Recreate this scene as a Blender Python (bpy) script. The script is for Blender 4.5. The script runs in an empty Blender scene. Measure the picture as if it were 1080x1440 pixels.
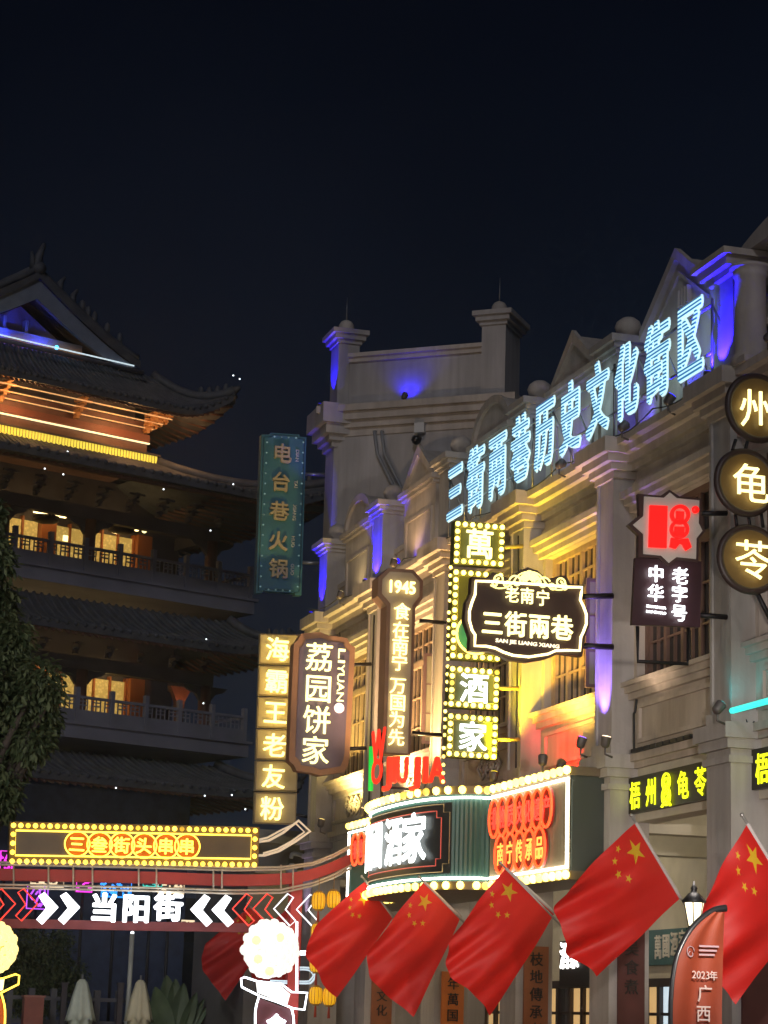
import bpy, math, random
from mathutils import Vector, Matrix
random.seed(7)
R = math.radians
sc = bpy.context.scene
COL = sc.collection
CPX = 3200.0                      # focal length in pixels of a 1080 x 1440 picture
PITCH, YAW, ROLL = R(12.67), R(16.73), R(1.7)

# ---------------------------------------------------------------- camera
cd = bpy.data.cameras.new("camera")
cd.sensor_fit = 'VERTICAL'; cd.sensor_height = 36.0; cd.lens = CPX / 1440 * 36.0
cd.clip_start = 0.1; cd.clip_end = 2000
cam = bpy.data.objects.new("camera", cd); COL.objects.link(cam)
MC = Matrix.Rotation(-YAW, 3, 'Z') @ Matrix.Rotation(math.pi / 2 + PITCH, 3, 'X') @ Matrix.Rotation(ROLL, 3, 'Z')
CAM = Vector((-14.5, 0, 1.6))
cam.matrix_world = Matrix.Translation(CAM) @ MC.to_4x4()
sc.camera = cam

# ---------------------------------------------------------------- night sky
w = bpy.data.worlds.new("World"); sc.world = w; w.use_nodes = True
nt = w.node_tree; nt.nodes.clear()
out = nt.nodes.new('ShaderNodeOutputWorld')
bg = nt.nodes.new('ShaderNodeBackground'); bg.inputs['Strength'].default_value = 1.0
tc = nt.nodes.new('ShaderNodeTexCoord'); sx = nt.nodes.new('ShaderNodeSeparateXYZ')
rp = nt.nodes.new('ShaderNodeValToRGB')
nt.links.new(tc.outputs['Generated'], sx.inputs[0])
nz = nt.nodes.new('ShaderNodeTexNoise'); nz.inputs['Scale'].default_value = 3.0; nz.inputs['Detail'].default_value = 4
ad = nt.nodes.new('ShaderNodeMath'); ad.operation = 'MULTIPLY_ADD'; ad.inputs[1].default_value = 0.22
nt.links.new(nz.outputs[0], ad.inputs[0]); nt.links.new(sx.outputs['Z'], ad.inputs[2])
nt.links.new(tc.outputs['Generated'], nz.inputs['Vector'])
nt.links.new(ad.outputs[0], rp.inputs[0])
el = rp.color_ramp.elements
el[0].position = 0.0; el[0].color = (0.0100, 0.0135, 0.0240, 1)
el[1].position = 0.52; el[1].color = (0.0018, 0.0028, 0.0062, 1)
e = el.new(0.22); e.color = (0.0080, 0.0115, 0.0215, 1)
e = el.new(0.36); e.color = (0.0045, 0.0068, 0.0135, 1)
nt.links.new(rp.outputs[0], bg.inputs[0]); nt.links.new(bg.outputs[0], out.inputs[0])

# ---------------------------------------------------------------- faint fill sun, added to lift the dark parts
sl = bpy.data.lights.new("fill_sun", 'SUN'); sl.energy = 0.40; sl.angle = R(10); sl.color = (0.92, 0.92, 1.0)
so = bpy.data.objects.new("fill_sun", sl); COL.objects.link(so)
so.rotation_euler = Vector((0.34, 0.80, -0.42)).to_track_quat('-Z', 'Y').to_euler()

# ---------------------------------------------------------------- render look
sc.render.engine = 'CYCLES'
sc.view_settings.view_transform = 'Standard'; sc.view_settings.look = 'None'
sc.view_settings.exposure = 0.0; sc.view_settings.gamma = 1.0
cy = sc.cycles
cy.use_denoising = True; cy.max_bounces = 5; cy.diffuse_bounces = 3; cy.glossy_bounces = 3
cy.transmission_bounces = 4; cy.transparent_max_bounces = 8
cy.sample_clamp_indirect = 4.0; cy.sample_clamp_direct = 0.0
cy.use_adaptive_sampling = True; cy.adaptive_threshold = 0.015

# ================================================================ helpers
Z = Vector((0, 0, 1))
def ray(x, y): return (MC @ Vector((x - 540, -(y - 720), -CPX))).normalized()

class Fr:
    """An upright working plane: U to the right, Z up, N towards the viewer."""
    def __init__(s, o, u, n):
        s.o = Vector(o); s.U = Vector(u).normalized(); s.N = Vector(n).normalized()
    def pt(s, u, v, n=0.0): return s.o + s.U * u + Z * v + s.N * n
    def px(s, x, y, n=0.0):
        d = ray(x, y); p = CAM + d * ((s.o + s.N * n - CAM).dot(s.N) / d.dot(s.N)); q = p - s.o
        return (q.dot(s.U), q.z)
    def pxs(s, pts, n=0.0): return [s.px(x, y, n) for x, y in pts]
    def mpp(s, x, y, n=0.0):
        a = s.px(x, y, n); b = s.px(x + 1, y, n); c = s.px(x, y - 1, n)
        return (abs(b[0] - a[0]), abs(c[1] - a[1]))
def perp(y, rot=0.0):             # plane across the street at distance y
    return Fr((0, y, 0), (math.cos(rot), math.sin(rot), 0), (math.sin(rot), -math.cos(rot), 0))
def face(off=0.0):                # plane along the arcade front
    return Fr((-off, 0, 0), (0, -1, 0), (-1, 0, 0))

def root_loc(o):
    while o.parent: o = o.parent
    return o.location.copy()

class MB:
    def __init__(s): s.v = []; s.f = []; s.sm = []
    def add(s, vs, fs, smooth=False):
        b = len(s.v); s.v += [Vector(p) for p in vs]
        for f in fs: s.f.append([i + b for i in f]); s.sm.append(smooth)
        return s
    def box(s, x0, x1, y0, y1, z0, z1):
        return s.add([(x0,y0,z0),(x1,y0,z0),(x1,y1,z0),(x0,y1,z0),(x0,y0,z1),(x1,y0,z1),(x1,y1,z1),(x0,y1,z1)],
                     [(0,3,2,1),(4,5,6,7),(0,1,5,4),(1,2,6,5),(2,3,7,6),(3,0,4,7)])
    def fbox(s, fr, u0, u1, v0, v1, n0, n1):
        P = [fr.pt(u, v, n) for n in (n0, n1) for (u, v) in ((u0,v0),(u1,v0),(u1,v1),(u0,v1))]
        return s.add(P, [(0,3,2,1),(4,5,6,7),(0,1,5,4),(1,2,6,5),(2,3,7,6),(3,0,4,7)])
    def prism(s, fr, pts, n0, n1):
        k = len(pts)
        P = [fr.pt(u, v, n0) for u, v in pts] + [fr.pt(u, v, n1) for u, v in pts]
        return s.add(P, [list(range(k))[::-1], list(range(k, 2*k))] + [(i, (i+1) % k, k+(i+1) % k, k+i) for i in range(k)])
    def tube(s, pts, r, n=6, closed=False, r1=None, caps=True):
        pts = [Vector(p) for p in pts]; k = len(pts)
        if k < 2: return s
        T = []
        for i in range(k):
            a = pts[(i-1) % k] if (closed or i > 0) else pts[i]
            b = pts[(i+1) % k] if (closed or i < k-1) else pts[i]
            t = (b - a); T.append(t.normalized() if t.length > 1e-9 else Z)
        x = T[0].cross(Z)
        if x.length < 1e-3: x = T[0].cross(Vector((1, 0, 0)))
        x.normalize(); vs = []
        for i in range(k):
            x = (x - T[i] * x.dot(T[i])); x.normalize(); y = T[i].cross(x)
            rr = r if r1 is None else r + (r1 - r) * i / (k - 1)
            vs += [pts[i] + (x * math.cos(2*math.pi*j/n) + y * math.sin(2*math.pi*j/n)) * rr for j in range(n)]
        fs = []
        for i in range(k if closed else k-1):
            a, b = i*n, ((i+1) % k)*n
            fs += [(a+j, a+(j+1) % n, b+(j+1) % n, b+j) for j in range(n)]
        if not closed and caps: fs += [list(range(n))[::-1], [(k-1)*n + j for j in range(n)]]
        return s.add(vs, fs, True)
    def ftube(s, fr, uv, n0, r, closed=False, n=6): return s.tube([fr.pt(u, v, n0) for u, v in uv], r, n, closed)
    def lathe(s, c, prof, n=12, axis=None):
        c = Vector(c); ax = Vector(axis or Z).normalized()
        x = ax.cross(Vector((0.3, 1, 0.1))).normalized(); y = ax.cross(x); vs = []
        for r, h in prof: vs += [c + ax*h + (x*math.cos(2*math.pi*j/n) + y*math.sin(2*math.pi*j/n))*r for j in range(n)]
        fs = []
        for i in range(len(prof)-1):
            fs += [(i*n+j, i*n+(j+1) % n, (i+1)*n+(j+1) % n, (i+1)*n+j) for j in range(n)]
        fs += [list(range(n))[::-1], [(len(prof)-1)*n+j for j in range(n)]]
        return s.add(vs, fs, True)
    def ball(s, c, rx, ry=None, rz=None, n=10, m=6):
        ry = ry or rx; rz = rz or rx; c = Vector(c); vs = [c + Vector((0,0,-rz))]
        for i in range(1, m):
            t = -math.pi/2 + math.pi*i/m
            vs += [c + Vector((rx*math.cos(t)*math.cos(2*math.pi*j/n), ry*math.cos(t)*math.sin(2*math.pi*j/n), rz*math.sin(t))) for j in range(n)]
        vs.append(c + Vector((0,0,rz))); L = len(vs)-1; fs = [(0, 1+(j+1) % n, 1+j) for j in range(n)]
        for i in range(m-2): fs += [(1+i*n+j, 1+i*n+(j+1) % n, 1+(i+1)*n+(j+1) % n, 1+(i+1)*n+j) for j in range(n)]
        fs += [(L, 1+(m-2)*n+j, 1+(m-2)*n+(j+1) % n) for j in range(n)]
        return s.add(vs, fs, True)
    def grid(s, fn, nu, nv, smooth=True):
        vs = [fn(i/nu, j/nv) for j in range(nv+1) for i in range(nu+1)]
        return s.add(vs, [(j*(nu+1)+i, j*(nu+1)+i+1, (j+1)*(nu+1)+i+1, (j+1)*(nu+1)+i) for j in range(nv) for i in range(nu)], smooth)
    def build(s, name, m, parent=None, loc=None):
        L = Vector(loc) if loc is not None else (root_loc(parent) if parent else Vector((0,0,0)))
        me = bpy.data.meshes.new(name); me.from_pydata([tuple(p - L) for p in s.v], [], s.f); me.update()
        me.polygons.foreach_set('use_smooth', s.sm)
        me.materials.append(m); o = bpy.data.objects.new(name, me); COL.objects.link(o)
        if parent: o.parent = parent
        else: o.location = L
        return o

def tag(o, label=None, cat=None, group=None, kind=None):
    if label: o['label'] = label
    if cat: o['category'] = cat
    if group: o['group'] = group
    if kind: o['kind'] = kind
    return o
def thing(name, loc, label, cat, group=None):
    o = bpy.data.objects.new(name, None); o.location = Vector(loc); o.empty_display_size = 0.2
    COL.objects.link(o); return tag(o, label, cat, group)
def clone(o, loc, parent, name=None):
    c = o.copy(); COL.objects.link(c); c.parent = parent; c.location = loc; return c
def copy_tree(o, parent=None, loc=None):
    c = o.copy(); COL.objects.link(c); c.parent = parent
    if loc is not None: c.location = loc
    for ch in o.children: copy_tree(ch, c)
    return c
def light(kind, loc, energy, color, parent=None, aim=None, spot=60, blend=0.6, size=0.1):
    l = bpy.data.lights.new("lamp_light", kind); l.energy = energy; l.color = color
    if kind in ('POINT', 'SPOT'): l.shadow_soft_size = size
    if kind == 'SPOT': l.spot_size = R(spot); l.spot_blend = blend
    o = bpy.data.objects.new("lamp_light", l); COL.objects.link(o)
    if aim is not None: o.rotation_euler = (Vector(aim) - Vector(loc)).to_track_quat('-Z', 'Y').to_euler()
    L = root_loc(parent) if parent else Vector((0,0,0))
    o.location = Vector(loc) - L
    if parent: o.parent = parent
    return o

# ---------------------------------------------------------------- materials
MATS = {}
def mat(name, col, rough=0.7, metal=0.0, var=0.0, vscale=3.0, bump=0.0, bscale=30.0, spec=0.5, transl=0.0, streak=False):
    if name in MATS: return MATS[name]
    m = bpy.data.materials.new(name); m.use_nodes = True; t = m.node_tree; b = t.nodes['Principled BSDF']
    b.inputs['Base Color'].default_value = (*col, 1); b.inputs['Roughness'].default_value = rough
    b.inputs['Metallic'].default_value = metal; b.inputs['Specular IOR Level'].default_value = spec
    c = t.nodes.new('ShaderNodeTexCoord')
    if var:
        n = t.nodes.new('ShaderNodeTexNoise'); n.inputs['Scale'].default_value = vscale; n.inputs['Detail'].default_value = 6
        src = c.outputs['Object']
        if streak:
            mp = t.nodes.new('ShaderNodeMapping'); mp.inputs['Scale'].default_value = (1, 1, 0.45)
            t.links.new(src, mp.inputs[0]); src = mp.outputs[0]
        t.links.new(src, n.inputs['Vector'])
        r = t.nodes.new('ShaderNodeValToRGB'); r.color_ramp.elements[0].position = 0.3; r.color_ramp.elements[1].position = 0.7
        r.color_ramp.elements[0].color = (*[x*(1-var) for x in col], 1); r.color_ramp.elements[1].color = (*[min(1, x*(1+var*0.5)) for x in col], 1)
        t.links.new(n.outputs[0], r.inputs[0]); t.links.new(r.outputs[0], b.inputs['Base Color'])
        if streak:                # rain streaks and patched repairs over the plaster
            m3 = t.nodes.new('ShaderNodeMapping'); m3.inputs['Scale'].default_value = (7.0, 7.0, .5); n3 = t.nodes.new('ShaderNodeTexNoise'); n3.inputs['Scale'].default_value = 1.0; n3.inputs['Detail'].default_value = 8
            t.links.new(c.outputs['Object'], m3.inputs[0]); t.links.new(m3.outputs[0], n3.inputs['Vector'])
            r3 = t.nodes.new('ShaderNodeValToRGB'); r3.color_ramp.elements[0].position = .28; r3.color_ramp.elements[0].color = (.60, .56, .53, 1); r3.color_ramp.elements[1].position = .66; r3.color_ramp.elements[1].color = (1, 1, 1, 1)
            t.links.new(n3.outputs[0], r3.inputs[0])
            vo = t.nodes.new('ShaderNodeTexNoise'); vo.inputs['Scale'].default_value = .55; vo.inputs['Detail'].default_value = 2; t.links.new(c.outputs['Object'], vo.inputs['Vector'])
            r4 = t.nodes.new('ShaderNodeValToRGB'); r4.color_ramp.elements[0].position = .47; r4.color_ramp.elements[0].color = (.86, .85, .84, 1); r4.color_ramp.elements[1].position = .50; r4.color_ramp.elements[1].color = (1, 1, 1, 1)
            t.links.new(vo.outputs[0], r4.inputs[0])
            k1 = t.nodes.new('ShaderNodeMix'); k1.data_type = 'RGBA'; k1.blend_type = 'MULTIPLY'; k1.inputs[0].default_value = .42
            t.links.new(r.outputs[0], k1.inputs[6]); t.links.new(r3.outputs[0], k1.inputs[7])
            k2 = t.nodes.new('ShaderNodeMix'); k2.data_type = 'RGBA'; k2.blend_type = 'MULTIPLY'; k2.inputs[0].default_value = .6
            t.links.new(k1.outputs[2], k2.inputs[6]); t.links.new(r4.outputs[0], k2.inputs[7]); t.links.new(k2.outputs[2], b.inputs['Base Color'])
    if bump:
        n2 = t.nodes.new('ShaderNodeTexNoise'); n2.inputs['Scale'].default_value = bscale; n2.inputs['Detail'].default_value = 4
        t.links.new(c.outputs['Object'], n2.inputs['Vector'])
        bp = t.nodes.new('ShaderNodeBump'); bp.inputs['Strength'].default_value = bump; bp.inputs['Distance'].default_value = 0.02
        t.links.new(n2.outputs[0], bp.inputs['Height']); t.links.new(bp.outputs[0], b.inputs['Normal'])
    if transl:
        o = t.nodes['Material Output']; tr = t.nodes.new('ShaderNodeBsdfTranslucent'); tr.inputs[0].default_value = (*col, 1)
        mx = t.nodes.new('ShaderNodeMixShader'); mx.inputs[0].default_value = transl
        t.links.new(b.outputs[0], mx.inputs[1]); t.links.new(tr.outputs[0], mx.inputs[2]); t.links.new(mx.outputs[0], o.inputs[0])
    MATS[name] = m; return m
def emit(name, col, st):
    if name in MATS: return MATS[name]
    m = bpy.data.materials.new(name); m.use_nodes = True; t = m.node_tree; b = t.nodes['Principled BSDF']
    b.inputs['Base Color'].default_value = (*[0.5*c for c in col], 1); b.inputs['Roughness'].default_value = 0.4
    b.inputs['Emission Color'].default_value = (*col, 1); b.inputs['Emission Strength'].default_value = st
    MATS[name] = m; return m
def bulb_mat(name, col, st):      # lamps of one string differ a little, some are dim
    m = emit(name, col, st); t = m.node_tree; b = t.nodes['Principled BSDF']
    o = t.nodes.new('ShaderNodeObjectInfo'); r = t.nodes.new('ShaderNodeValToRGB'); e = r.color_ramp.elements
    e[0].position = 0.0; e[0].color = (.07, .07, .07, 1); e[1].position = .05; e[1].color = (.5, .5, .5, 1); q = e.new(1.0); q.color = (1, 1, 1, 1)
    k = t.nodes.new('ShaderNodeMath'); k.operation = 'MULTIPLY'; k.inputs[1].default_value = st
    t.links.new(o.outputs['Random'], r.inputs[0]); t.links.new(r.outputs[0], k.inputs[0]); t.links.new(k.outputs[0], b.inputs['Emission Strength']); return m
def glass(name, col=(0.03, 0.03, 0.035), rough=0.08):
    return mat(name, col, rough, 0.0, spec=0.8)

PLASTER = mat('plaster', (0.53, 0.465, 0.41), 0.85, var=0.22, vscale=1.3, bump=0.25, bscale=14, streak=True)
TRIM = mat('plaster_trim', (0.55, 0.485, 0.43), 0.8, var=0.18, vscale=2.0, bump=0.2, bscale=18, streak=True)
TOWERP = mat('tower_plaster', (0.46, 0.43, 0.42), 0.88, var=0.3, vscale=0.8, bump=0.3, bscale=9, streak=True)
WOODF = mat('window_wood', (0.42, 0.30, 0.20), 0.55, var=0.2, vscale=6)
DARKM = mat('dark_metal', (0.03, 0.026, 0.028), 0.45, metal=0.6, var=0.2)
GREYM = mat('grey_metal', (0.33, 0.33, 0.34), 0.4, metal=0.7, var=0.2)
ROOFT = mat('roof_tile', (0.055, 0.058, 0.065), 0.7, var=0.35, vscale=4, bump=0.4)
PANE = glass('dark_glass')

# ---------------------------------------------------------------- lettering
_TX = {}
def glyph(txt, off=0.0):
    k = (txt, off)
    if k not in _TX:
        c = bpy.data.curves.new("lettering_source", 'FONT'); c.body = txt; c.size = 1.0; c.extrude = 0.05; c.offset = off; c.resolution_u = 3
        o = bpy.data.objects.new("lettering_source", c); COL.objects.link(o)
        dg = bpy.context.evaluated_depsgraph_get(); me = bpy.data.meshes.new_from_object(o.evaluated_get(dg))
        vs = [v.co.copy() for v in me.vertices]; fs = [list(p.vertices) for p in me.polygons]
        bpy.data.objects.remove(o); bpy.data.curves.remove(c); bpy.data.meshes.remove(me)
        _TX[k] = (vs, fs)
    return _TX[k]
BOLD = [(0, 0), (1, 0), (-1, 0), (0, 1), (0, -1), (.7, .7), (-.7, .7), (.7, -.7), (-.7, -.7)]
def _lay(mb, fr, txt, fn, n0, depth, off):
    vs, fs = glyph(txt)
    for k, (dx, dy) in enumerate(BOLD if off > 0 else BOLD[:1]):
        mb.add([fr.pt(*fn(v.x, v.y, dx*off, dy*off), n0 + (v.z/0.1 + 0.5)*depth + .0006*k) for v in vs], fs)
def put_char(mb, fr, ch, cu, cv, w, h, n0, depth, off=0.0, slant=0.0, rot=0.0):
    """One Chinese character, its square centred on (cu, cv); off thickens the strokes."""
    cr, sr = math.cos(rot), math.sin(rot)
    def fn(x, y, dx, dy):
        X = (x - 0.5 + dx + slant*(y - 0.38))*w; Y = (y - 0.38 + dy)*h
        return (cu + X*cr - Y*sr, cv + X*sr + Y*cr)
    _lay(mb, fr, ch, fn, n0, depth, off); return mb
def put_text(mb, fr, s, cu, cv, h, n0, depth, off=0.0, rot=0.0, sx=1.0, width=None):
    """A line of Latin letters or figures, h = capital height, centred on (cu, cv)."""
    vs, fs = glyph(s); xs = [v.x for v in vs]; x0, x1 = min(xs), max(xs); k = h / 0.72
    kx = k * sx if width is None else width / (x1 - x0)
    cr, sr = math.cos(rot), math.sin(rot)
    def fn(x, y, dx, dy):
        X = (x - (x0+x1)/2)*kx + dx*k; Y = (y - 0.36 + dy)*k
        return (cu + X*cr - Y*sr, cv + X*sr + Y*cr)
    _lay(mb, fr, s, fn, n0, depth, off); return mb
class Chars(list):                # several characters, each built as a part of its own
    def build(s, name, m, parent):
        for mb in s: o = mb.build('character', m, parent)
        return o
def chars_px(mb, fr, items, size, n0, depth, off=0.02, hs=1.0):
    """items: (character, pixel x, pixel y) of its middle; size in pixels."""
    C = Chars()
    for ch, x, y in items:
        u, v = fr.px(x, y, n0); a, b = fr.mpp(x, y, n0)
        C.append(put_char(MB(), fr, ch, u, v, size*b, size*b*hs, n0, depth, off))
    return C
def inset(pts, d):
    """Shrink a closed outline towards its middle by about d."""
    cx = sum(p[0] for p in pts)/len(pts); cy_ = sum(p[1] for p in pts)/len(pts)
    w_ = max(p[0] for p in pts)-min(p[0] for p in pts); h_ = max(p[1] for p in pts)-min(p[1] for p in pts)
    return [(cx+(u-cx)*(1-2*d/w_), cy_+(v-cy_)*(1-2*d/h_)) for u, v in pts]
def arc(cx, cy_, rx, ry, a0, a1, n=12): return [(cx+rx*math.cos(R(a0+(a1-a0)*i/n)), cy_+ry*math.sin(R(a0+(a1-a0)*i/n))) for i in range(n+1)]
def smooth_path(pts, n=4, closed=False):
    P = [Vector((p[0], p[1])) for p in pts]; k = len(P); o = []
    for i in range(k if closed else k-1):
        a, b, c, d = [P[(i+j) % k] if closed else P[min(max(i+j, 0), k-1)] for j in (-1, 0, 1, 2)]
        for q in range(n):
            t = q/n; p = 0.5*((2*b) + (c-a)*t + (2*a-5*b+4*c-d)*t*t + (3*b-a-3*c+d)*t**3); o.append((p.x, p.y))
    if not closed: o.append((P[-1].x, P[-1].y))
    return o
_BULB = {}
def bulb_row(parent, m, r, pts, name='bulb'):
    """Round lamps, each an object of its own sharing one small mesh."""
    L = root_loc(parent)
    for p in pts:
        k = (m.name, r)
        if k not in _BULB:
            o = MB().ball((0,0,0), r, n=8, m=5).build(name, m, parent, loc=(0,0,0)); _BULB[k] = o.data; o.location = Vector(p) - L
        else:
            o = bpy.data.objects.new(name, _BULB[k]); COL.objects.link(o); o.parent = parent; o.location = Vector(p) - L
# ================================================================ ground and street
YP = {-1: 24.95, 0: 29.45, 1: 33.87, 2: 38.07, 3: 42.57, 4: 47.24, 5: 51.8}
PW = 0.72
asphalt = mat('paving_stone', (0.16, 0.155, 0.15), 0.75, var=0.25, vscale=0.7, bump=0.3, bscale=6)
tag(MB().box(-400, 400, -60, 900, -0.6, -0.004).build('ground', mat('earth', (0.06, 0.06, 0.055), 0.95, var=0.3, vscale=0.2)), kind='structure')
tag(MB().box(-30, -1.2, -20, 72, -0.3, 0.0).build('street', asphalt), kind='structure')
tag(MB().box(-1.2, 9, 15, 52.6, -0.3, 0.14).build('pavement', mat('granite_paving', (0.26, 0.24, 0.22), 0.7, var=0.2, vscale=2, bump=0.2)), kind='structure')

UPD = mat('cable_black', (.02, .02, .022), .6)
# ================================================================ the arcade building on the right
BLD = thing('arcade_building', (0, 38, 0), 'long plaster arcade building with pilasters, gabled parapet and wooden windows under the blue roof letters', 'building')
F0 = face(0)
INT = mat('interior_plaster', (0.62, 0.58, 0.48), 0.8, var=0.1)
wall = MB(); trim = MB()
for i in range(-1, 5):
    ya, yb = YP[i] + PW, YP[i+1]
    w0, w1 = ya + 0.12, yb - 0.12
    wall.box(0, 0.4, ya, yb, 5.9, 7.0)
    wall.box(0, 0.4, ya, yb, 9.92, 11.1)
    wall.box(0, 0.4, ya, w0, 7.0, 9.92); wall.box(0, 0.4, w1, yb, 7.0, 9.92)
for i in range(-1, 6):
    y = YP[i]; wall.box(0.0, 0.4, y, y + PW, 5.9, 11.1)
wall.box(0.42, 9, 22, 52.5, 10.8, 11.05)          # roof deck
wall.box(8.6, 9, 22, 52.5, 0, 10.8)
wall.box(0, 8.6, 52.1, 52.52, 5.31, 10.8)
wall.build('wall', PLASTER, BLD)
# arcade: ceiling, beams, inner wall
MB().box(0.4, 8.5, 22, 52.0, 5.3, 5.5).build('arcade_ceiling', INT, BLD)
bm = MB()
for i in range(-1, 6): bm.box(0.26, 3.6, YP[i] + .15, YP[i] + .55, 4.72, 5.3)
for i in range(-1, 5): bm.box(0.02, 0.38, YP[i] + PW, YP[i+1], 4.86, 5.9)
bm.build('lintel_beam', INT, BLD)
iw = MB(); iw.box(3.6, 3.9, 22, 52.0, 2.6, 5.3)
for i in range(-1, 5):
    ya, yb = YP[i], YP[i+1]; iw.box(3.6, 3.9, ya - .3, ya + .9, 0.14, 2.6)
iw.box(3.6, 3.9, 22, YP[-1]-.3, .14, 2.6)
iw.build('inner_wall', INT, BLD)
# cornice between the pilasters
cn = MB()
for i in range(-1, 5):
    ya, yb = YP[i] + PW, YP[i+1]
    for z0, z1, x in ((10.62, 10.72, .10), (10.72, 10.86, .20), (10.86, 10.98, .32), (10.98, 11.10, .46)):
        cn.box(-x, 0.0, ya, yb, z0, z1)
    cn.box(-.05, 0.0, ya, yb, 10.36, 10.44)
cn.build('cornice', TRIM, BLD)
# hood moulding, sill, panel, ledge of every bay
GLOW = emit('window_glow', (1.0, 0.62, 0.25), 0.9)
latm = mat('lattice_plaster', (0.40, 0.36, 0.34), 0.85, var=0.2)
for i in range(-1, 5):
    ya, yb = YP[i] + PW, YP[i+1]; w0, w1 = ya + 0.12, yb - 0.12
    h = MB()
    for z0, z1, x in ((9.93, 10.03, .10), (10.03, 10.14, .20), (10.14, 10.25, .28)): h.box(-x, 0.0, ya + .003, yb - .003, z0, z1)
    h.build('hood_moulding', TRIM, BLD)
    s = MB()
    for z0, z1, x in ((6.82, 6.92, .10), (6.92, 7.02, .17), (7.02, 7.09, .24)): s.box(-x, 0.0, ya + .003, yb - .003, z0, z1)
    s.build('sill', TRIM, BLD)
    p = MB(); p.box(-.05, 0, ya + .25, yb - .25, 6.1, 6.17); p.box(-.05, 0, ya + .25, yb - .25, 6.66, 6.73)
    p.box(-.05, 0, ya + .25, ya + .32, 6.17, 6.66); p.box(-.05, 0, yb - .32, yb - .25, 6.17, 6.66)
    if i in (2, 3, 4):
        c = (ya + yb)/2
        for dy in (-.36, 0, .36):
            q = [(-c + dy, 6.2), (-c + dy + .30, 6.42), (-c + dy, 6.64), (-c + dy - .30, 6.42)]
            p.ftube(F0, q, .05, .035, True, 4); p.ftube(F0, inset(q, .14), .05, .03, True, 4)
    p.build('wall_panel', latm if i in (2, 3, 4) else TRIM, BLD)
    l = MB(); l.box(-.14, 0.0, ya, yb, 5.80, 5.92); l.box(-.07, 0, ya, yb, 5.70, 5.80); l.build('ledge', TRIM, BLD)
    # wooden window: outer frame, transom, four leaves with bars
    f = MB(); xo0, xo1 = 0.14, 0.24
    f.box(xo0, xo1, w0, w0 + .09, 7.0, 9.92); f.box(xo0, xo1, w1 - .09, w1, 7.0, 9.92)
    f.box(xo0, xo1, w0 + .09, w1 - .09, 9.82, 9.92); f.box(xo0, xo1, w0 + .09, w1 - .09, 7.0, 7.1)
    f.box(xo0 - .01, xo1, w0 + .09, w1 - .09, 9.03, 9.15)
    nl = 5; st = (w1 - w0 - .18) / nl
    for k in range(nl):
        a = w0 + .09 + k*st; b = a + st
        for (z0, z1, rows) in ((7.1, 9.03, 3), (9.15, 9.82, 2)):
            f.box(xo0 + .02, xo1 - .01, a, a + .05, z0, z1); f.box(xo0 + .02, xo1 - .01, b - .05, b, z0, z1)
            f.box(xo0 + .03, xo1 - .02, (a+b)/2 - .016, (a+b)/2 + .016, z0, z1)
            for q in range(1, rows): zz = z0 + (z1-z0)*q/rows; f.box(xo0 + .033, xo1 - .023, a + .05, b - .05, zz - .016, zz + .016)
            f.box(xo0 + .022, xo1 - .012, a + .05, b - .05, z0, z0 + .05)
    fo = f.build('window', WOODF if i > 0 else mat('window_wood_shaded', (.16, .09, .07), .5, var=.2), BLD)  # right bays: darker copy of the wood, shade put into its colour
    MB().box(xo1 - .018, xo1 - .006, w0 + .05, w1 - .05, 7.05, 9.87).build('pane', PANE, fo)
    # room behind: dark box with curtains
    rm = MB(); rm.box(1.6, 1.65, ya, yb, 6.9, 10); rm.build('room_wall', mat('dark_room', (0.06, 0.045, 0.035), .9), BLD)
# pilasters with base and capital, and lower columns
PIER = mat('pilaster_plaster', (0.47, 0.44, 0.42), 0.85, var=0.2, vscale=1.2, bump=0.25, bscale=14, streak=True)
for i in range(-1, 6):
    y = YP[i]; y1 = y + PW
    p = MB(); p.box(-.35, 0, y, y1, 6.12, 10.5)
    p.box(-.42, 0, y - .06, y1 + .06, 5.92, 6.12)
    p.box(-.385, -.35, y + .0, y + .07, 6.12, 10.5); p.box(-.385, -.35, y1 - .07, y1, 6.12, 10.5)
    po = p.build('pilaster', PIER, BLD)
    c = MB()
    for z0, z1, x in ((10.5, 10.62, .05), (10.62, 10.74, .13), (10.74, 10.87, .22), (10.87, 11.12, .32)):
        c.box(-.35 - x, 0.0, y - x, y1 + x, z0, z1)
    c.build('capital', TRIM, po)
    lc = MB(); lc.box(-.42, .26, y - .04, y1 + .04, .14, 5.36)
    lc.box(-.5, .262, y - .1, y1 + .1, .141, .7)
    for z0, z1, x in ((5.36, 5.46, .05), (5.46, 5.56, .0), (5.56, 5.70, .09), (5.70, 5.92, .15)):
        lc.box(-.42 - x, .258, y - .04 - x, y1 + .04 + x, z0, z1)
    lc.build('column', PIER, BLD)
# parapet with piers, ball finials and alternating gables
pr = MB()
for i in range(-1, 5):
    ya, yb = YP[i] + PW, YP[i+1]
    pr.box(.02, .32, ya, yb, 11.05, 11.75); pr.box(-.04, .38, ya, yb, 11.75, 11.86)
pr.build('parapet', TRIM, BLD)
for i in range(0, 6):
    y = YP[i] + .02; y1 = y + PW - .04; tall = 13.05 if i else 13.0
    p = MB(); p.box(-.32, .36, y, y1, 11.12, 12.66 if i else 12.64)
    for z0, z1, x in ((12.66, 12.74, .04), (12.74, 12.83, .1), (12.83, 12.95, .17)) if i else (): p.box(-.32 - x, .36 + x, y - x, y1 + x, z0, z1)
    po = p.build('parapet_pier', PIER, BLD)
    if i: MB().lathe((0.02, (y+y1)/2, 12.95), [(.24, 0), (.24, .05), (.11, .08), (.13, .12), (.20, .18), (.235, .28), (.20, .38), (.11, .45), (.02, .47)], 14).build('ball_finial', TRIM, po)
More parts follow.
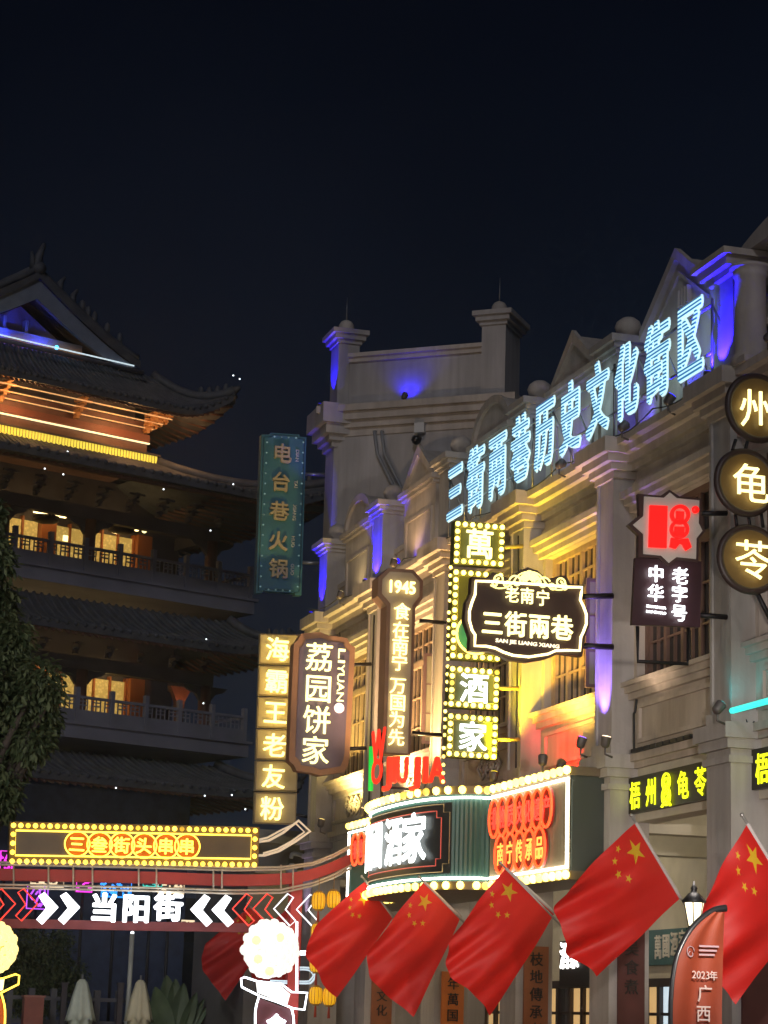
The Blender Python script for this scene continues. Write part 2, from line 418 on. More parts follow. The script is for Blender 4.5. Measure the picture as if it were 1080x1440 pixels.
def gable(i, kind):
    ya, yb = YP[i] + PW, YP[i+1]; c = -(ya + yb)/2; hw = 1.08
    m = MB(); n0, n1 = -.55, .1
    m.fbox(F0, c - hw, c + hw, 11.12, 12.72, n0, n1)
    m.fbox(F0, c - hw + .25, c + hw - .25, 12.2, 12.26, n1, n1 + .04); m.fbox(F0, c - hw + .18, c - hw + .25, 11.4, 12.26, n1, n1 + .04)
    m.fbox(F0, c + hw - .25, c + hw - .18, 11.4, 12.26, n1, n1 + .04)
    m.fbox(F0, c - hw - .06, c + hw + .06, 12.72, 12.8, n0 - .02, n1 + .08); m.fbox(F0, c - hw - .12, c + hw + .12, 12.8, 12.9, n0 - .04, n1 + .14)
    if kind == 'tri':
        m.prism(F0, [(c - hw - .05, 12.9), (c + hw + .05, 12.9), (c, 13.68)], n0, n1)
        m.prism(F0, [(c - hw - .1, 12.9), (c - hw + .12, 12.9), (c, 13.56), (c + hw - .12, 12.9), (c + hw + .1, 12.9), (c, 13.78)], n1, n1 + .08)
    elif kind == 'arch':
        m.prism(F0, arc(c, 12.9, hw, .72, 0, 180, 20), n0, n1)
        m.prism(F0, arc(c, 12.9, hw + .03, .76, 0, 180, 20) + arc(c, 12.9, hw - .12, .6, 180, 0, 20), n1, n1 + .07)
    m.build('gable_pediment', TRIM, BLD)
for i, k in ((1, 'tri'), (2, 'arch'), (3, 'tri'), (4, 'arch')): gable(i, k)
# big broken gable of the bay beside the tall pier
m = MB(); ya, yb = YP[0] + PW, YP[1]; c = -(ya + yb)/2
pts = F0.pxs([(915, 470), (914, 420), (920, 410), (956, 350), (999, 392), (1003, 470)])
c = -31.8
m.fbox(F0, c - 1.2, c + 1.2, 11.12, 12.55, -.6, .1)
m.prism(F0, [(c - 1.36, 12.55), (c + 1.36, 12.55), (c + 1.36, 12.75), (c + .1, 13.66), (c - .1, 13.66), (c - 1.36, 12.75)], -.6, .12)
m.prism(F0, [(c - 1.42, 12.68), (c - 1.42, 12.84), (c, 13.84), (c + 1.42, 12.84), (c + 1.42, 12.68), (c, 13.66)], .12, .22)
m.prism(F0, [(c - 1.1, 12.68), (c - 1.1, 12.74), (c, 13.46), (c + 1.1, 12.74), (c + 1.1, 12.68), (c, 13.39)], .12, .16)
for k in range(4): m.fbox(F0, c + .05 + .11*k, c + .1 + .11*k, 12.82, 13.1, .12, .2)
m.build('gable_pediment', TRIM, BLD)
# tall round-topped corner part at the right edge
t = MB()
y0 = YP[-1]
t.box(.2, .7, y0, YP[0] + .2, 11.05, 12.75)
y = YP[0]; y1 = y + PW
t.build('parapet', PLASTER, BLD)
t = MB()
for z0, z1, x in ((12.64, 12.74, .08), (12.74, 12.88, .18), (12.88, 12.98, .26)): t.box(-.34 - x, .9 + x, y - x, y1 + x - .06, z0, z1)
for z0, z1, x in ((12.752, 12.86, .05), (12.86, 12.96, .16), (12.96, 13.04, .24)): t.box(.2 - x, 1.2, YP[-1], y - x - .25, z0, z1)
t.build('entablature', TRIM, BLD)
fr = face(-.1)
dm = MB(); dm.prism(fr, [(-y - .35, 13.0)] + [(-y - .35 + 5.2*(k/16), 13.0 + .42*math.sin(math.pi*k/16)**.7) for k in range(1, 16)] + [(-y + 4.85, 13.0)], -1.3, .25)
dm.build('curved_pediment', TRIM, BLD)
cl = MB(); cl.lathe((-.22, y - .36, 11.12), [(.30, 0), (.30, .12), (.24, .2), (.23, 1.35), (.27, 1.40), (.24, 1.43), (.30, 1.48), (.33, 1.52)], 18); cl.build('parapet_column', TRIM, BLD)
cl = MB(); cl.box(-.5, .2, y - .72, y - .0, 11.1, 11.2); cl.build('column_plinth', TRIM, BLD)
# dark tiled roof slope behind the parapet
rf = MB()
def rslope(a, b):
    return Vector((.7 + 3.2*b, 30.6 + (52.0 - 30.6)*a, 11.06 + 1.7*b))
rf.grid(rslope, 40, 8); rf.box(3.9, 4.1, 30.6, 52, 11.06, 12.76); rf.build('tiled_roof', ROOFT, BLD)

# shop fronts in the arcade: dark doors, lit glass
DOORW = mat('dark_door_wood', (0.035, 0.02, 0.016), 0.4, var=0.2)
SHOPG = emit('shop_glass_warm', (1.0, 0.62, 0.25), 0.55)
SHOPC = emit('shop_glass_cool', (0.75, 0.9, 1.0), 0.8)
for i in range(-1, 5):
    ya, yb = YP[i] + .9, YP[i+1] - .3
    d = MB(); n = 5; st = (yb - ya)/n
    d.box(3.55, 3.75, ya, yb, 2.44, 2.6)
    for k in range(n + 1):
        yy = ya + st*k; d.box(3.56, 3.72, max(ya, yy - .07), min(yb, yy + .07), .14, 2.44)
    for k in range(n): d.box(3.6, 3.7, ya + st*k + .07, ya + st*(k+1) - .07, .14, .6 if k % 2 else .35)
    for k in range(n): d.box(3.62, 3.68, ya + st*k + .07, ya + st*(k+1) - .07, 1.9, 1.96)
    do = d.build('shop_door', DOORW, BLD)
    for k in range(n):
        MB().box(3.64, 3.66, ya + st*k + .072, ya + st*(k+1) - .072, .36, 2.44).build('pane', SHOPC if (i, k) in ((2, 1), (2, 2), (1, 3)) else (SHOPG if (i + 2*k) % 3 else PANE), do)
# downlights in the arcade ceiling
LENS = emit('downlight_lens', (1.0, 0.93, 0.78), 12.0)
for i in range(-1, 5):
    yy = (YP[i] + PW + YP[i+1])/2
    t = thing('downlight', (1.7, yy, 5.3), 'small round downlight in the arcade ceiling', 'ceiling light', 'downlights along the arcade ceiling')
    MB().lathe((1.7, yy, 5.3), [(.13, -.03), (.14, -.02), (.14, 0)], 16).build('trim_ring', GREYM, t)
    MB().lathe((1.7, yy, 5.268), [(.10, -.012), (.11, 0)], 16).build('lens', LENS, t)
    light('POINT', (1.7, yy, 5.0), 30 if i != 2 else 48, (1.0, 0.86, 0.62), t, size=.12)

# open window leaves, ledge lamp bars and loose cables
MAUVE = mat('mauve_paint', (.20, .12, .13), .5, var=.2)
for i, dy in ((1, .32), (3, .4)):
    y = YP[i] + PW + dy; m = MB(); xa, xb = -.42, .12
    m.box(xa, xa + .06, y, y + .05, 7.15, 9.0); m.box(xb - .06, xb, y, y + .05, 7.15, 9.0)
    for z in (7.15, 8.94): m.box(xa + .06, xb - .06, y, y + .05, z, z + .06)
    for z in (7.75, 8.35): m.box(xa + .06, xb - .06, y + .01, y + .04, z, z + .03)
    m.box(-.17, -.14, y + .012, y + .038, 7.21, 8.94)
    lo = m.build('open_window_leaf', MAUVE, BLD); MB().box(xa + .05, xb - .05, y + .018, y + .03, 7.2, 8.95).build('pane', mat('pale_pane', (.35, .33, .26), .15), lo)
m = MB(); y0_, y1_ = 31.3, 33.6
for k in range(9): a = y0_ + (y1_-y0_)*k/9; m.box(-.19, -.11, a, a + .2, 5.925, 5.985)
m.tube([(-.12, y0_, 5.97), (-.12, y1_, 5.97)], .02, 5); m.build('lamp_bar', UPD, BLD)
def cable(pts, r=.012):
    m = MB(); o = []
    for a, b in zip(pts, pts[1:]):
        for k in range(8): t_ = k/8; o.append((a[0] + (b[0]-a[0])*t_, a[1] + (b[1]-a[1])*t_, a[2] + (b[2]-a[2])*t_ - .10*math.sin(math.pi*t_)))
    o.append(pts[-1]); m.tube(o, r, 5); m.build('cable', UPD, BLD)
cable([(-.48, 30.3, 11.16), (-.5, 32, 11.2), (-.48, 33.8, 11.16), (-.5, 36, 11.2), (-.48, 38.2, 11.16), (-.5, 40.5, 11.2), (-.48, 42.8, 11.16), (-.5, 45, 11.2), (-.48, 47.4, 11.16), (-.5, 50, 11.2), (-.8, 51.6, 11.16)])
cable([(-.06, 33.7, 5.98), (-.06, 33.72, 6.6), (-.02, 33.7, 6.9)], .02); cable([(-.38, 38.3, 6.0), (-.37, 38.35, 7.4), (-.38, 38.3, 9.0), (-.39, 38.35, 10.4)], .014)
cable([(-.37, 47.5, 6.0), (-.37, 47.52, 8.2), (-.38, 47.5, 10.4)], .02); cable([(-.1, 51.4, 11.0), (-.06, 51.2, 10.3), (-.04, 50.2, 9.95)], .014)
cable([(-.05, 43.6, 6.8), (-.04, 43.7, 5.95), (-.4, 42.6, 5.5)], .014); cable([(-.38, 29.6, 6.1), (-.2, 29.42, 6.05), (-.1, 29.3, 5.95)], .012)

# couplet boards on the sides of the columns
def board(i, col, ink, label, chars, z0=.9, z1=3.05, lit=None):
    y = YP[i] - .04; fr = perp(y)
    b = thing('couplet_board', (0, y, z1), label, 'couplet board')
    MB().fbox(fr, -.28, .17, z0, z1, .0, .05).build('board', col, b)
    t = MB()
    for k, ch in enumerate(chars): put_char(t, fr, ch, -.055, z1 - .22 - .30*k, .25, .25, .05, .012, .005)
    t.build('lettering', ink, b)
INK = mat('black_ink', (0.02, 0.015, 0.012), .6)
board(0, mat('board_maroon', (0.10, 0.028, 0.024), .6, var=.2), INK, 'dark maroon couplet board on the column right of the lantern', '其')
board(1, mat('board_maroon', (0.10, 0.028, 0.024), .6, var=.2), INK, 'dark maroon couplet board with black characters on the column under the yellow-green neon sign', ' 吴食煮', 0.9, 3.4)
board(2, mat('board_brown', (0.30, 0.10, 0.035), .6, var=.2), INK, 'brown couplet board with black characters right of the third flag from the right', '枝地傳承老', 0.9, 3.0)
board(3, mat('board_orange', (0.62, 0.17, 0.02), .6, var=.15), INK, 'bright orange couplet board with black characters between two flags', '年萬国', 0.9, 2.62)
board(4, mat('board_brown', (0.30, 0.10, 0.035), .6, var=.2), INK, 'brown couplet board at the left end of the arcade columns', '  文化', 0.9, 3.0)

# inner plaque and glowing shop sign on the inner wall
fi = face(-3.58)
pl = thing('shop_plaque', (3.5, 39, 3), 'teal shop plaque with four raised white characters on the inner arcade wall', 'sign')
a = fi.px(905, 1306); b = fi.px(972, 1352)
MB().fbox(fi, a[0], b[0], b[1] - .05, a[1] - .05, 0, .1).build('panel', mat('teal_panel', (0.05, 0.14, 0.16), .5, var=.2), pl)
t = MB()
for k, ch in enumerate('萬國酒家'):
    u, v = fi.px(926 + 11.5*k, 1332 - 2.5*k, .1); put_char(t, fi, ch, u, v, .33, .48, .1, .02, .008)
t.build('lettering', mat('plaque_white', (0.75, 0.72, 0.66), .5), pl)
gs = thing('glowing_sign', (3.4, 42, 3), 'overexposed white glowing sign under the arcade left of the second flag from the right', 'sign')
a = fi.px(792, 1330, .1)
MB().fbox(fi, a[0] - .2, a[0] + 1.6, a[1] - .85, a[1] + .1, .02, .1).build('panel', DARKM, gs)
t = MB()
for k in range(2): put_char(t, fi, '酒家'[k], a[0] + .1 + .55*k, a[1] - .2, .5, .6, .1, .02, .012)
t.build('lettering', emit('white_hot', (1, .97, .92), 4), gs)

# ================================================================ lamps that light the facade
UPH = mat('uplight_housing', (0.12, 0.105, 0.10), .5, metal=.4)
def uplight(loc, aim, energy, color, label, spot=70, group=None, lens=3.0, blend=.8):
    t = thing('uplight', loc, label, 'floodlight', group); L = Vector(loc); d = (Vector(aim) - L).normalized()
    MB().lathe(L - d*.16, [(.04, 0), (.07, .03), (.08, .15), (.085, .17)], 12, d).build('housing', UPH, t)
    MB().lathe(L + d*.012, [(.07, 0), (.065, .012)], 12, d).build('lens', emit('lens_%.2f_%.2f_%.2f' % color, color, lens), t)
    MB().tube([L - d*.1, L - d*.1 - Z*.16, L - d*.1 - Z*.2 + Vector((.12, 0, 0))], .018).build('bracket', UPH, t)
    light('SPOT', L + d*.06, energy, color, t, aim, spot, blend, .03 if color[2] == 1.0 else .14); return t
BLUE = (0.012, 0.004, 1.0)
UPL = 'blue uplights at the foot of the parapet piers'
for i, lab, e in ((0, 'blue uplight at the foot of the tall parapet pier by the right edge', 760), (4, 'blue uplight at the foot of the pier behind the year sign', 480), (5, 'blue uplight at the foot of the pier above the white cake shop sign', 480)):
    y = YP[i] + .36
    uplight((-.56, y, 11.18), (-.40, y, 12.2), e, BLUE, lab, {0: 82, 4: 98, 5: 60}[i], UPL, blend=.15)
uplight((-.45, 45.6, 11.25), (.0, 45.2, 11.35), 12, BLUE, 'small blue uplight on the cornice right of the year sign', 110)
uplight((-.45, 31.4, 11.25), (.1, 31.2, 12.2), 24, BLUE, 'small blue uplight on the cornice under the last roof letter', 120)
uplight((-1.05, 42.9, 5.95), (-.35, 42.93, 9.0), 1500, (1.0, 0.62, 0.22), 'added amber uplight on the marquee roof left of the bulb-lined vertical sign', 75)  # added, stands in for the signs' glow on this pilaster
uplight((-.5, 35.9, 11.2), (.02, 36.2, 11.6), 26, (.16, .06, 1.0), 'violet uplight behind the middle of the roof letters', 130)
uplight((-.5, 33.1, 11.2), (.02, 33.3, 11.6), 26, (.10, .04, 1.0), 'violet uplight behind the right part of the roof letters', 130)
uplight((-.4, 28.0, 11.3), (.3, 27.6, 12.0), 60, BLUE, 'small blue uplight behind the round hanging signs', 110)
uplight((-.74, YP[1] + .38, 6.2), (-.34, YP[1] + .36, 7.6), 620, (0.26, 0.14, 1.0), 'violet uplight on the ledge beside the shield sign', 60)
uplight((-.72, YP[5] + .40, 3.6), (-.40, YP[5] + .36, 5.2), 60, (0.8, 0.6, 1.0), 'pale violet uplight at the left end of the arcade', 50)
uplight((-1.0, YP[2] - .35, 5.95), (-.35, YP[2] + .36, 9.4), 1500, (1.0, 0.74, 0.03), 'added yellow uplight on the marquee roof behind the bulb-lined vertical sign', 62)  # added to boost the yellow that the sign's bulbs cast
uplight((-1.05, 35.2, 5.98), (.0, 37.2, 10.4), 1300, (1.0, 0.60, 0.09), 'added amber uplight on the marquee roof under the shield sign', 96)  # added for the amber wash thrown by the bulb sign
uplight((-.45, 35.9, 5.98), (.02, 36.7, 6.5), 420, (1.0, 0.012, 0.003), 'small red uplight on the ledge above the green marquee', 70)
uplight((-.95, 49.2, 5.98), (-.1, 49.8, 9.4), 1500, (1.0, 0.72, 0.20), 'added warm uplight on the ledge right of the cake shop sign', 125)  # added wash in place of warm spill from the signs
uplight((-1.0, 45.7, 5.95), (-.1, 45.2, 9.4), 1900, (1.0, 0.62, 0.28), 'added warm uplight on the ledge below the year sign', 125)  # added to give this bay the signs' warm light
uplight((-.62, 45.3, 11.2), (.0, 45.6, 12.9), 40, (1.0, .62, .32), 'added amber uplight on the cornice before the pointed gable by the first roof letter', 110)  # added to warm the pointed gable
uplight((-.62, 49.4, 11.2), (.0, 49.8, 12.7), 25, (1.0, .76, .36), 'added amber uplight on the cornice before the far rounded gable', 110)  # added faint wash for the far gable
uplight((-1.0, 32.6, 6.02), (-.3, 32.2, 10.6), 110, (1.0, .74, .52), 'added warm uplight on the ledge over the yellow-green neon board', 100)  # added weak fill to warm the cornice
uplight((-.62, 29.3, 6.15), (-.1, 29.42, 6.7), 9, (0.0, 0.75, 0.8), 'teal uplight on the ledge by the right edge', 80)
ts = thing('neon_strip', (-.5, 27, 6.05), 'teal neon strip along the ledge at the right edge', 'light strip')
MB().tube([(-.50, 29.2, 6.06), (-.50, 25.6, 6.06)], .045).build('tube', emit('teal_neon', (0.03, 0.75, 0.62), 1.6), ts)

# ================================================================ stepped tower block behind the row's far end
TA = R(52)
TU = Vector((math.sin(TA), -math.cos(TA), 0)); TN = Vector((-math.cos(TA), -math.sin(TA), 0))
_p = CAM + ray(467, 700) * (55.4 / ray(467, 700).dot(Vector((math.sin(YAW), math.cos(YAW), 0)))); _p.z = 0
TF = Fr(_p, TU, TN)
TWR = thing('tower_building', _p, 'tall plain grey stepped block with corner piers standing behind the far end of the row', 'building')
ur = TF.px(712, 480)[0]; ul = 0.0
def tz(y, x=600, n=0): return TF.px(x, y, n)[1]
zc = tz(582, 560); zp = tz(488, 600)
tb = MB(); tb.fbox(TF, ul, ur, 0, zc - .5, -7, 0); tb.build('wall', TOWERP, TWR)
pb = MB(); pb.fbox(TF, ul + .3, ur - .2, zc + .25, zp - .22, -.5, -.12); pb.build('parapet', TOWERP, TWR)
cp = MB(); cp.fbox(TF, ul + .3, ur - .2, zp - .22, zp - .1, -.56, -.05); cp.fbox(TF, ul + .3, ur - .2, zp - .1, zp, -.62, .02); cp.build('coping', TRIM, TWR)
cc = MB()
for k, (z0, z1, x) in enumerate(((zc - .5, zc - .3, .04), (zc - .3, zc - .12, .14), (zc - .12, zc + .08, .26), (zc + .08, zc + .25, .36))): cc.fbox(TF, ul - x, ur + x, z0, z1, -7 - x, x)
cc.build('cornice', TRIM, TWR)
x0, y0 = _p.x, _p.y
lp = MB(); lp.box(x0, x0 + .55, y0, y0 + .75, 0, zc - .75)
for z0, z1, x in ((zc - .75, zc - .6, .08), (zc - .6, zc - .45, .18), (zc - .45, zc - .2, .30), (zc - .2, zc + .3, .42)): lp.box(x0 - x, x0 + .55 + x, y0 - x, y0 + .75 + x, z0, z1)
lp.build('pilaster', TOWERP, TWR)
zt = tz(462, 480); p = MB(); p.box(x0 + .05, x0 + .6, y0 + .04, y0 + .74, zc + .3, zt - .35)
for z0, z1, x in ((zt - .35, zt - .25, .05), (zt - .25, zt - .12, .13), (zt - .12, zt, .2)): p.box(x0 + .05 - x, x0 + .6 + x, y0 + .04 - x, y0 + .74 + x, z0, z1)
po = p.build('parapet_pier', TOWERP, TWR); c = Vector((x0 + .33, y0 + .4, zt))
MB().lathe(c, [(.24, 0), (.25, .04), (.20, .07), (.20, .16), (.19, .25), (.14, .33), (.07, .37), (.02, .38)], 14).build('ball_finial', TRIM, po)
MB().tube([c + Z*.36, c + Z*1.0], .02, r1=.006).build('lightning_rod', GREYM, po)
def tpier(u0, u1, zt, ball):
    p = MB(); p.fbox(TF, u0, u1, zc + .3, zt - .35, -1.1, .06)
    for z0, z1, x in ((zt - .35, zt - .25, .05), (zt - .25, zt - .12, .13), (zt - .12, zt, .2)): p.fbox(TF, u0 - x, u1 + x, z0, z1, -1.1 - x, .06 + x)
    po = p.build('parapet_pier', TOWERP, TWR); c = TF.pt((u0+u1)/2, zt, -.35)
    MB().lathe(c, [(.24, 0), (.25, .04), (.20, .07), (.20, .16), (.19, .25), (.14, .33), (.07, .37), (.02, .38)], 14).build('ball_finial', TRIM, po)
    MB().tube([c + Z*.36, c + Z*1.0], .02, r1=.006).build('lightning_rod', GREYM, po)
tpier(ur - .62, ur + .0, tz(438, 706), 1)
sc_ = thing('security_camera', TF.pt(TF.px(592, 605)[0], TF.px(592, 605)[1], .1), 'white security camera box on the bare tower wall', 'camera')
u, v = TF.px(592, 600); MB().fbox(TF, u - .13, u + .13, v - .18, v + .18, 0, .14).build('junction_box', mat('white_plastic', (.6, .6, .6), .5), sc_)
u, v = TF.px(592, 619); cb = MB(); cb.tube([TF.pt(u, v + .05, 0), TF.pt(u - .03, v, .25)], .03); cb.lathe(TF.pt(u - .03, v - .1, .25), [(.02, -.08), (.10, -.03), (.13, .05), (.1, .14), (.02, .16)], 12); cb.build('dome', mat('black_plastic', (.02, .02, .022), .3), sc_)
pp = thing('drainpipe', TF.pt(TF.px(535, 610)[0], 12, .1), 'pair of slanting pipes down the bare tower wall', 'pipe')
m = MB()
for dx in (0, 10): m.tube([TF.pt(*TF.px(529 + dx, 608), -.05), TF.pt(*TF.px(529 + dx, 608), .12), TF.pt(*TF.px(533 + dx, 640), .12), TF.pt(*TF.px(566 + dx, 706), .12), TF.pt(*TF.px(572 + dx, 760), .12)], .045, 8)
m.build('pipe', mat('pipe_grey', (.25, .25, .26), .6), pp)
uplight((x0 - .28, y0 + .38, zc + .42), (x0 - .06, y0 + .38, zc + 1.6), 260, BLUE, 'blue uplight at the foot of the tower corner pier', 56, blend=.3)
uplight(TF.pt(ul + 1.95, zc + .42, .2), TF.pt(ul + 1.95, zc + .8, -.12), 30, BLUE, 'blue uplight washing the tower parapet from the cornice', 125)
# ================================================================ signs that stand out from the facade
WARM = emit('neon_warm_white', (1.0, 0.82, 0.28), 2.8)
WARMW = emit('neon_white_warm', (1.0, 0.88, 0.36), 2.5)
BULBM = bulb_mat('bulb_yellow', (1.0, 0.72, 0.12), 9.0)
BULBO = bulb_mat('bulb_gold', (1.0, 0.62, 0.06), 5.0)
WHITE = emit('neon_white', (0.92, 0.97, 1.0), 3.6)
REDN = emit('neon_red', (1.0, 0.02, 0.01), 2.2)
TUBEW = emit('neon_border', (1.0, 0.90, 0.66), 4.0)
def bracket(parent, fr, pts, n=-.03, r=.035, m=None):
    for a, c in pts: MB().tube([fr.pt(*fr.px(*a, n), n), fr.pt(*fr.px(*c, n), n)], r, 6).build('bracket', m or DARKM, parent)

# --- roof letters: ten tall characters of cyan lamps
def cyan_mat():
    m = bpy.data.materials.new('cyan_lamps'); m.use_nodes = True; t = m.node_tree; b = t.nodes['Principled BSDF']
    c = t.nodes.new('ShaderNodeTexCoord'); wv = t.nodes.new('ShaderNodeTexWave'); wv.wave_type = 'BANDS'; wv.bands_direction = 'Z'
    wv.inputs['Scale'].default_value = 5.0; t.links.new(c.outputs['Object'], wv.inputs['Vector'])
    r = t.nodes.new('ShaderNodeValToRGB'); e = r.color_ramp.elements
    e[0].position = .40; e[0].color = (0.010, 0.14, 0.40, 1); e[1].position = .62; e[1].color = (0.70, 1.18, 1.30, 1)
    t.links.new(wv.outputs[0], r.inputs[0]); t.links.new(r.outputs[0], b.inputs['Emission Color']); b.inputs['Emission Strength'].default_value = 1.0
    b.inputs['Base Color'].default_value = (.02, .1, .14, 1); return m
CYAN = cyan_mat()
FR = face(.52)
rs = thing('roof_letter_sign', (-.3, 37, 11.5), 'row of ten tall cyan lit characters standing on the cornice', 'rooftop sign')
for k, ch in enumerate('三街两巷历史文化街区'):
    y = (42.62 - 1.262*k)*.978; m = MB(); put_char(m, FR, ch, -y, 11.95, .96, 1.30, 0, .012, .025)
    co = m.build('character', CYAN, rs)
    s = MB(); put_char(s, FR, ch, -y, 11.95, .96, 1.30, -.03, .012, .044); s.build('tray', emit('letter_side', (.66, .95, 1.0), .95), co)
fm = MB()
for z in (11.55, 12.3): fm.ftube(FR, [(-42.3, z), (-29.9, z)], -.07, .022)
for k in range(14):
    u = -42.2 + k*.945; fm.tube([FR.pt(u, 11.1, -.07), FR.pt(u, 12.4, -.07)], .022, 5); fm.tube([FR.pt(u, 12.3, -.07), FR.pt(u, 11.5, -.46)], .018, 5)
fm.build('frame', GREYM, rs)

# --- teal sign with gold characters (far, by the tower)
yd = 54.2; fr = perp(yd)
pts = fr.pxs([(368, 611), (380, 611), (380.5, 608.5), (421, 611), (421.5, 614), (431, 615), (424, 837), (415, 837), (415, 834), (370, 831), (369, 834), (360, 834)])
t = thing('hanging_sign', fr.pt(*fr.px(396, 836)), 'unlit teal vertical sign with gold characters hanging in front of the dark pavilion', 'sign')
m = MB().prism(fr, pts, -.25, 0).build('panel', mat('teal_sign', (0.060, 0.19, 0.24), .5, var=.25, vscale=1.5, bump=.1), t)
MB().ftube(fr, inset(pts, .06), .004, .018, True, 4).build('edge', mat('teal_edge', (.04, .12, .15), .5), t)
chars_px(MB(), fr, [('电', 396, 638), ('台', 394, 678), ('巷', 392, 719), ('火', 390.5, 761), ('锅', 391, 800)], 28, 0, .09, .018).build('lettering', mat('gold_letters', (.62, .50, .28), .4, metal=.2), t)
for s_, x, y in (('DIAN', 418, 641), ('TAI', 416, 681), ('XIANG', 414, 721), ('HUO', 412, 762), ('GUO', 411, 801)):
    u, v = fr.px(x, y); put_text(MB(), fr, s_, u, v, .085, 0, .03, .01, -math.pi/2, 1.1).build('small_lettering', mat('pale_letters', (.6, .62, .6), .5), t)
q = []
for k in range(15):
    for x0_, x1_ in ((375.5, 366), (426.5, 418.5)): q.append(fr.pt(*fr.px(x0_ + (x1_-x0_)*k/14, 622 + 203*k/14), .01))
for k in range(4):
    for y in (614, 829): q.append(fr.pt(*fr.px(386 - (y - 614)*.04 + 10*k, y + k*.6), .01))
bulb_row(t, bulb_mat('faint_glow_studs', (.30, .5, .5), .4), .024, q)  # unlit bulbs, faint glow put into them as emission
bracket(t, fr, [((430, 667), (462, 668)), ((426, 791), (458, 793))], -.12, .05, GREYM)
# --- stack of six lit boxes
yd = 52.6; fr = perp(yd)
t = thing('stacked_box_sign', fr.pt(*fr.px(386, 1158)), 'vertical stack of six cream lit boxes with one glowing character each', 'sign')
BOXY = mat('cream_box', (0.50, 0.40, 0.22), .6, var=.12)
tops = [890, 934.5, 979, 1024, 1068.5, 1113, 1159]
for k, (ch, x, y) in enumerate((('海', 390, 913), ('霸', 389, 958), ('王', 387, 1002), ('老', 386, 1048), ('友', 384.5, 1092), ('粉', 382.5, 1137))):
    x0_ = 366 - (tops[k] - 890)*.034; x1_ = 366 - (tops[k+1] - 890)*.034
    p = fr.pxs([(x0_, tops[k] + 1), (x0_ + 59, tops[k] + 2.5), (x1_ + 59, tops[k+1] + .5), (x1_, tops[k+1] - 1)])
    b = MB(); b.prism(fr, p, -.14, 0); bo = b.build('box', BOXY, t)
    MB().ftube(fr, inset(p, .02), 0, .014, True, 4).build('edge', mat('bronze_edge', (.22, .15, .09), .4, metal=.4), bo)
    chars_px(MB(), fr, [(ch, x, y)], 35, .06, .03, .012).build('character', WARM, bo)
bracket(t, fr, [((415, 903), (446, 905)), ((412, 1145), (440, 1150))], -.16, .04)

# --- dark shield sign of the cake shop
yd = 47.1; fr = perp(yd)
def bul(pts): return fr.pxs(pts)
o_px = [(424, 891), (450, 889), (462, 894), (480, 896), (488, 898), (492, 906), (499, 911), (494.5, 1000), (491, 1066), (489, 1076), (484, 1086), (463, 1089), (450, 1091), (438, 1087), (417, 1084), (413, 1076), (406, 1070), (410, 970), (413, 905), (418, 901)]
pts = fr.pxs(o_px)
t = thing('shield_sign', fr.pt(*fr.px(450, 1088)), 'dark violet sign with rounded brown rim and four white neon characters', 'sign')
MB().prism(fr, pts, -.28, .02).build('rim', mat('brown_rim', (.27, .15, .095), .5, var=.15), t)
MB().prism(fr, inset(pts, .13), .02, .035).build('panel', mat('violet_panel', (.11, .09, .15), .45, var=.15), t)
chars_px(MB(), fr, [('荔', 449, 924), ('园', 447.5, 968), ('饼', 445.5, 1012), ('家', 443, 1055)], 42, .08, .03, .006).build('lettering', WARMW, t)
for s_, x, y, wd in (('LI', 479.5, 923, .30), ('YUAN', 478, 961, .80)): u, v = fr.px(x, y); put_text(MB(), fr, s_, u, v, .155, .06, .02, .012, -math.pi/2, 1.0, width=wd).build('small_lettering', WARMW, t)
u, v = fr.px(476, 996); MB().lathe(fr.pt(u, v, .04), [(.11, 0), (.11, .03), (.08, .05)], 14, fr.N).build('dot', emit('pink_dot', (1, .72, .62), 2.0), t)
bracket(t, fr, [((494, 935), (522, 934)), ((490, 1053), (515, 1052))], -.12, .045)

# --- year sign: octagon head on a long shaft
yd = 42.45; fr = perp(yd)
o_px = [(546, 799), (581, 801), (595, 817), (594, 842), (584, 856), (581, 960), (577, 1062), (538, 1060), (541, 960), (544, 852), (531, 838), (532, 812)]
pts = fr.pxs(o_px)
t = thing('year_sign', fr.pt(*fr.px(558, 1062)), 'tall cream sign with octagonal head and brown rim, year figures above a column of characters', 'sign')
MB().prism(fr, pts, -.42, 0).build('rim', mat('brown_rim', (.27, .15, .095), .5, var=.15), t)
i_px = [(548, 804), (579, 806), (590, 819), (589.5, 839), (579.5, 852), (576.5, 960), (573, 1060), (543, 1058), (546, 960), (549, 849), (537, 835), (537.5, 815)]
MB().prism(fr, fr.pxs(i_px), .0, .02).build('panel', mat('cream_panel', (.50, .38, .26), .6, var=.1), t)
q = MB(); u, v = fr.px(565, 826); put_text(q, fr, '1945', u, v, .25, .05, .03, .02, 0, 1, width=.52); q.build('figures', WARMW, t)
YELW = emit('neon_yellow', (1.0, .66, .16), 3.0)
its = [('食', 565, 860), ('在', 563.5, 886), ('南', 562.5, 909), ('宁', 561.5, 932), ('万', 559.5, 964), ('国', 559, 988), ('为', 558, 1012), ('先', 557, 1037)]
chars_px(MB(), fr, its, 25, .05, .03, .005).build('lettering', WARMW, t)
bracket(t, fr, [((590, 873), (627, 876)), ((580, 1031), (622, 1034))], -.15, .045)

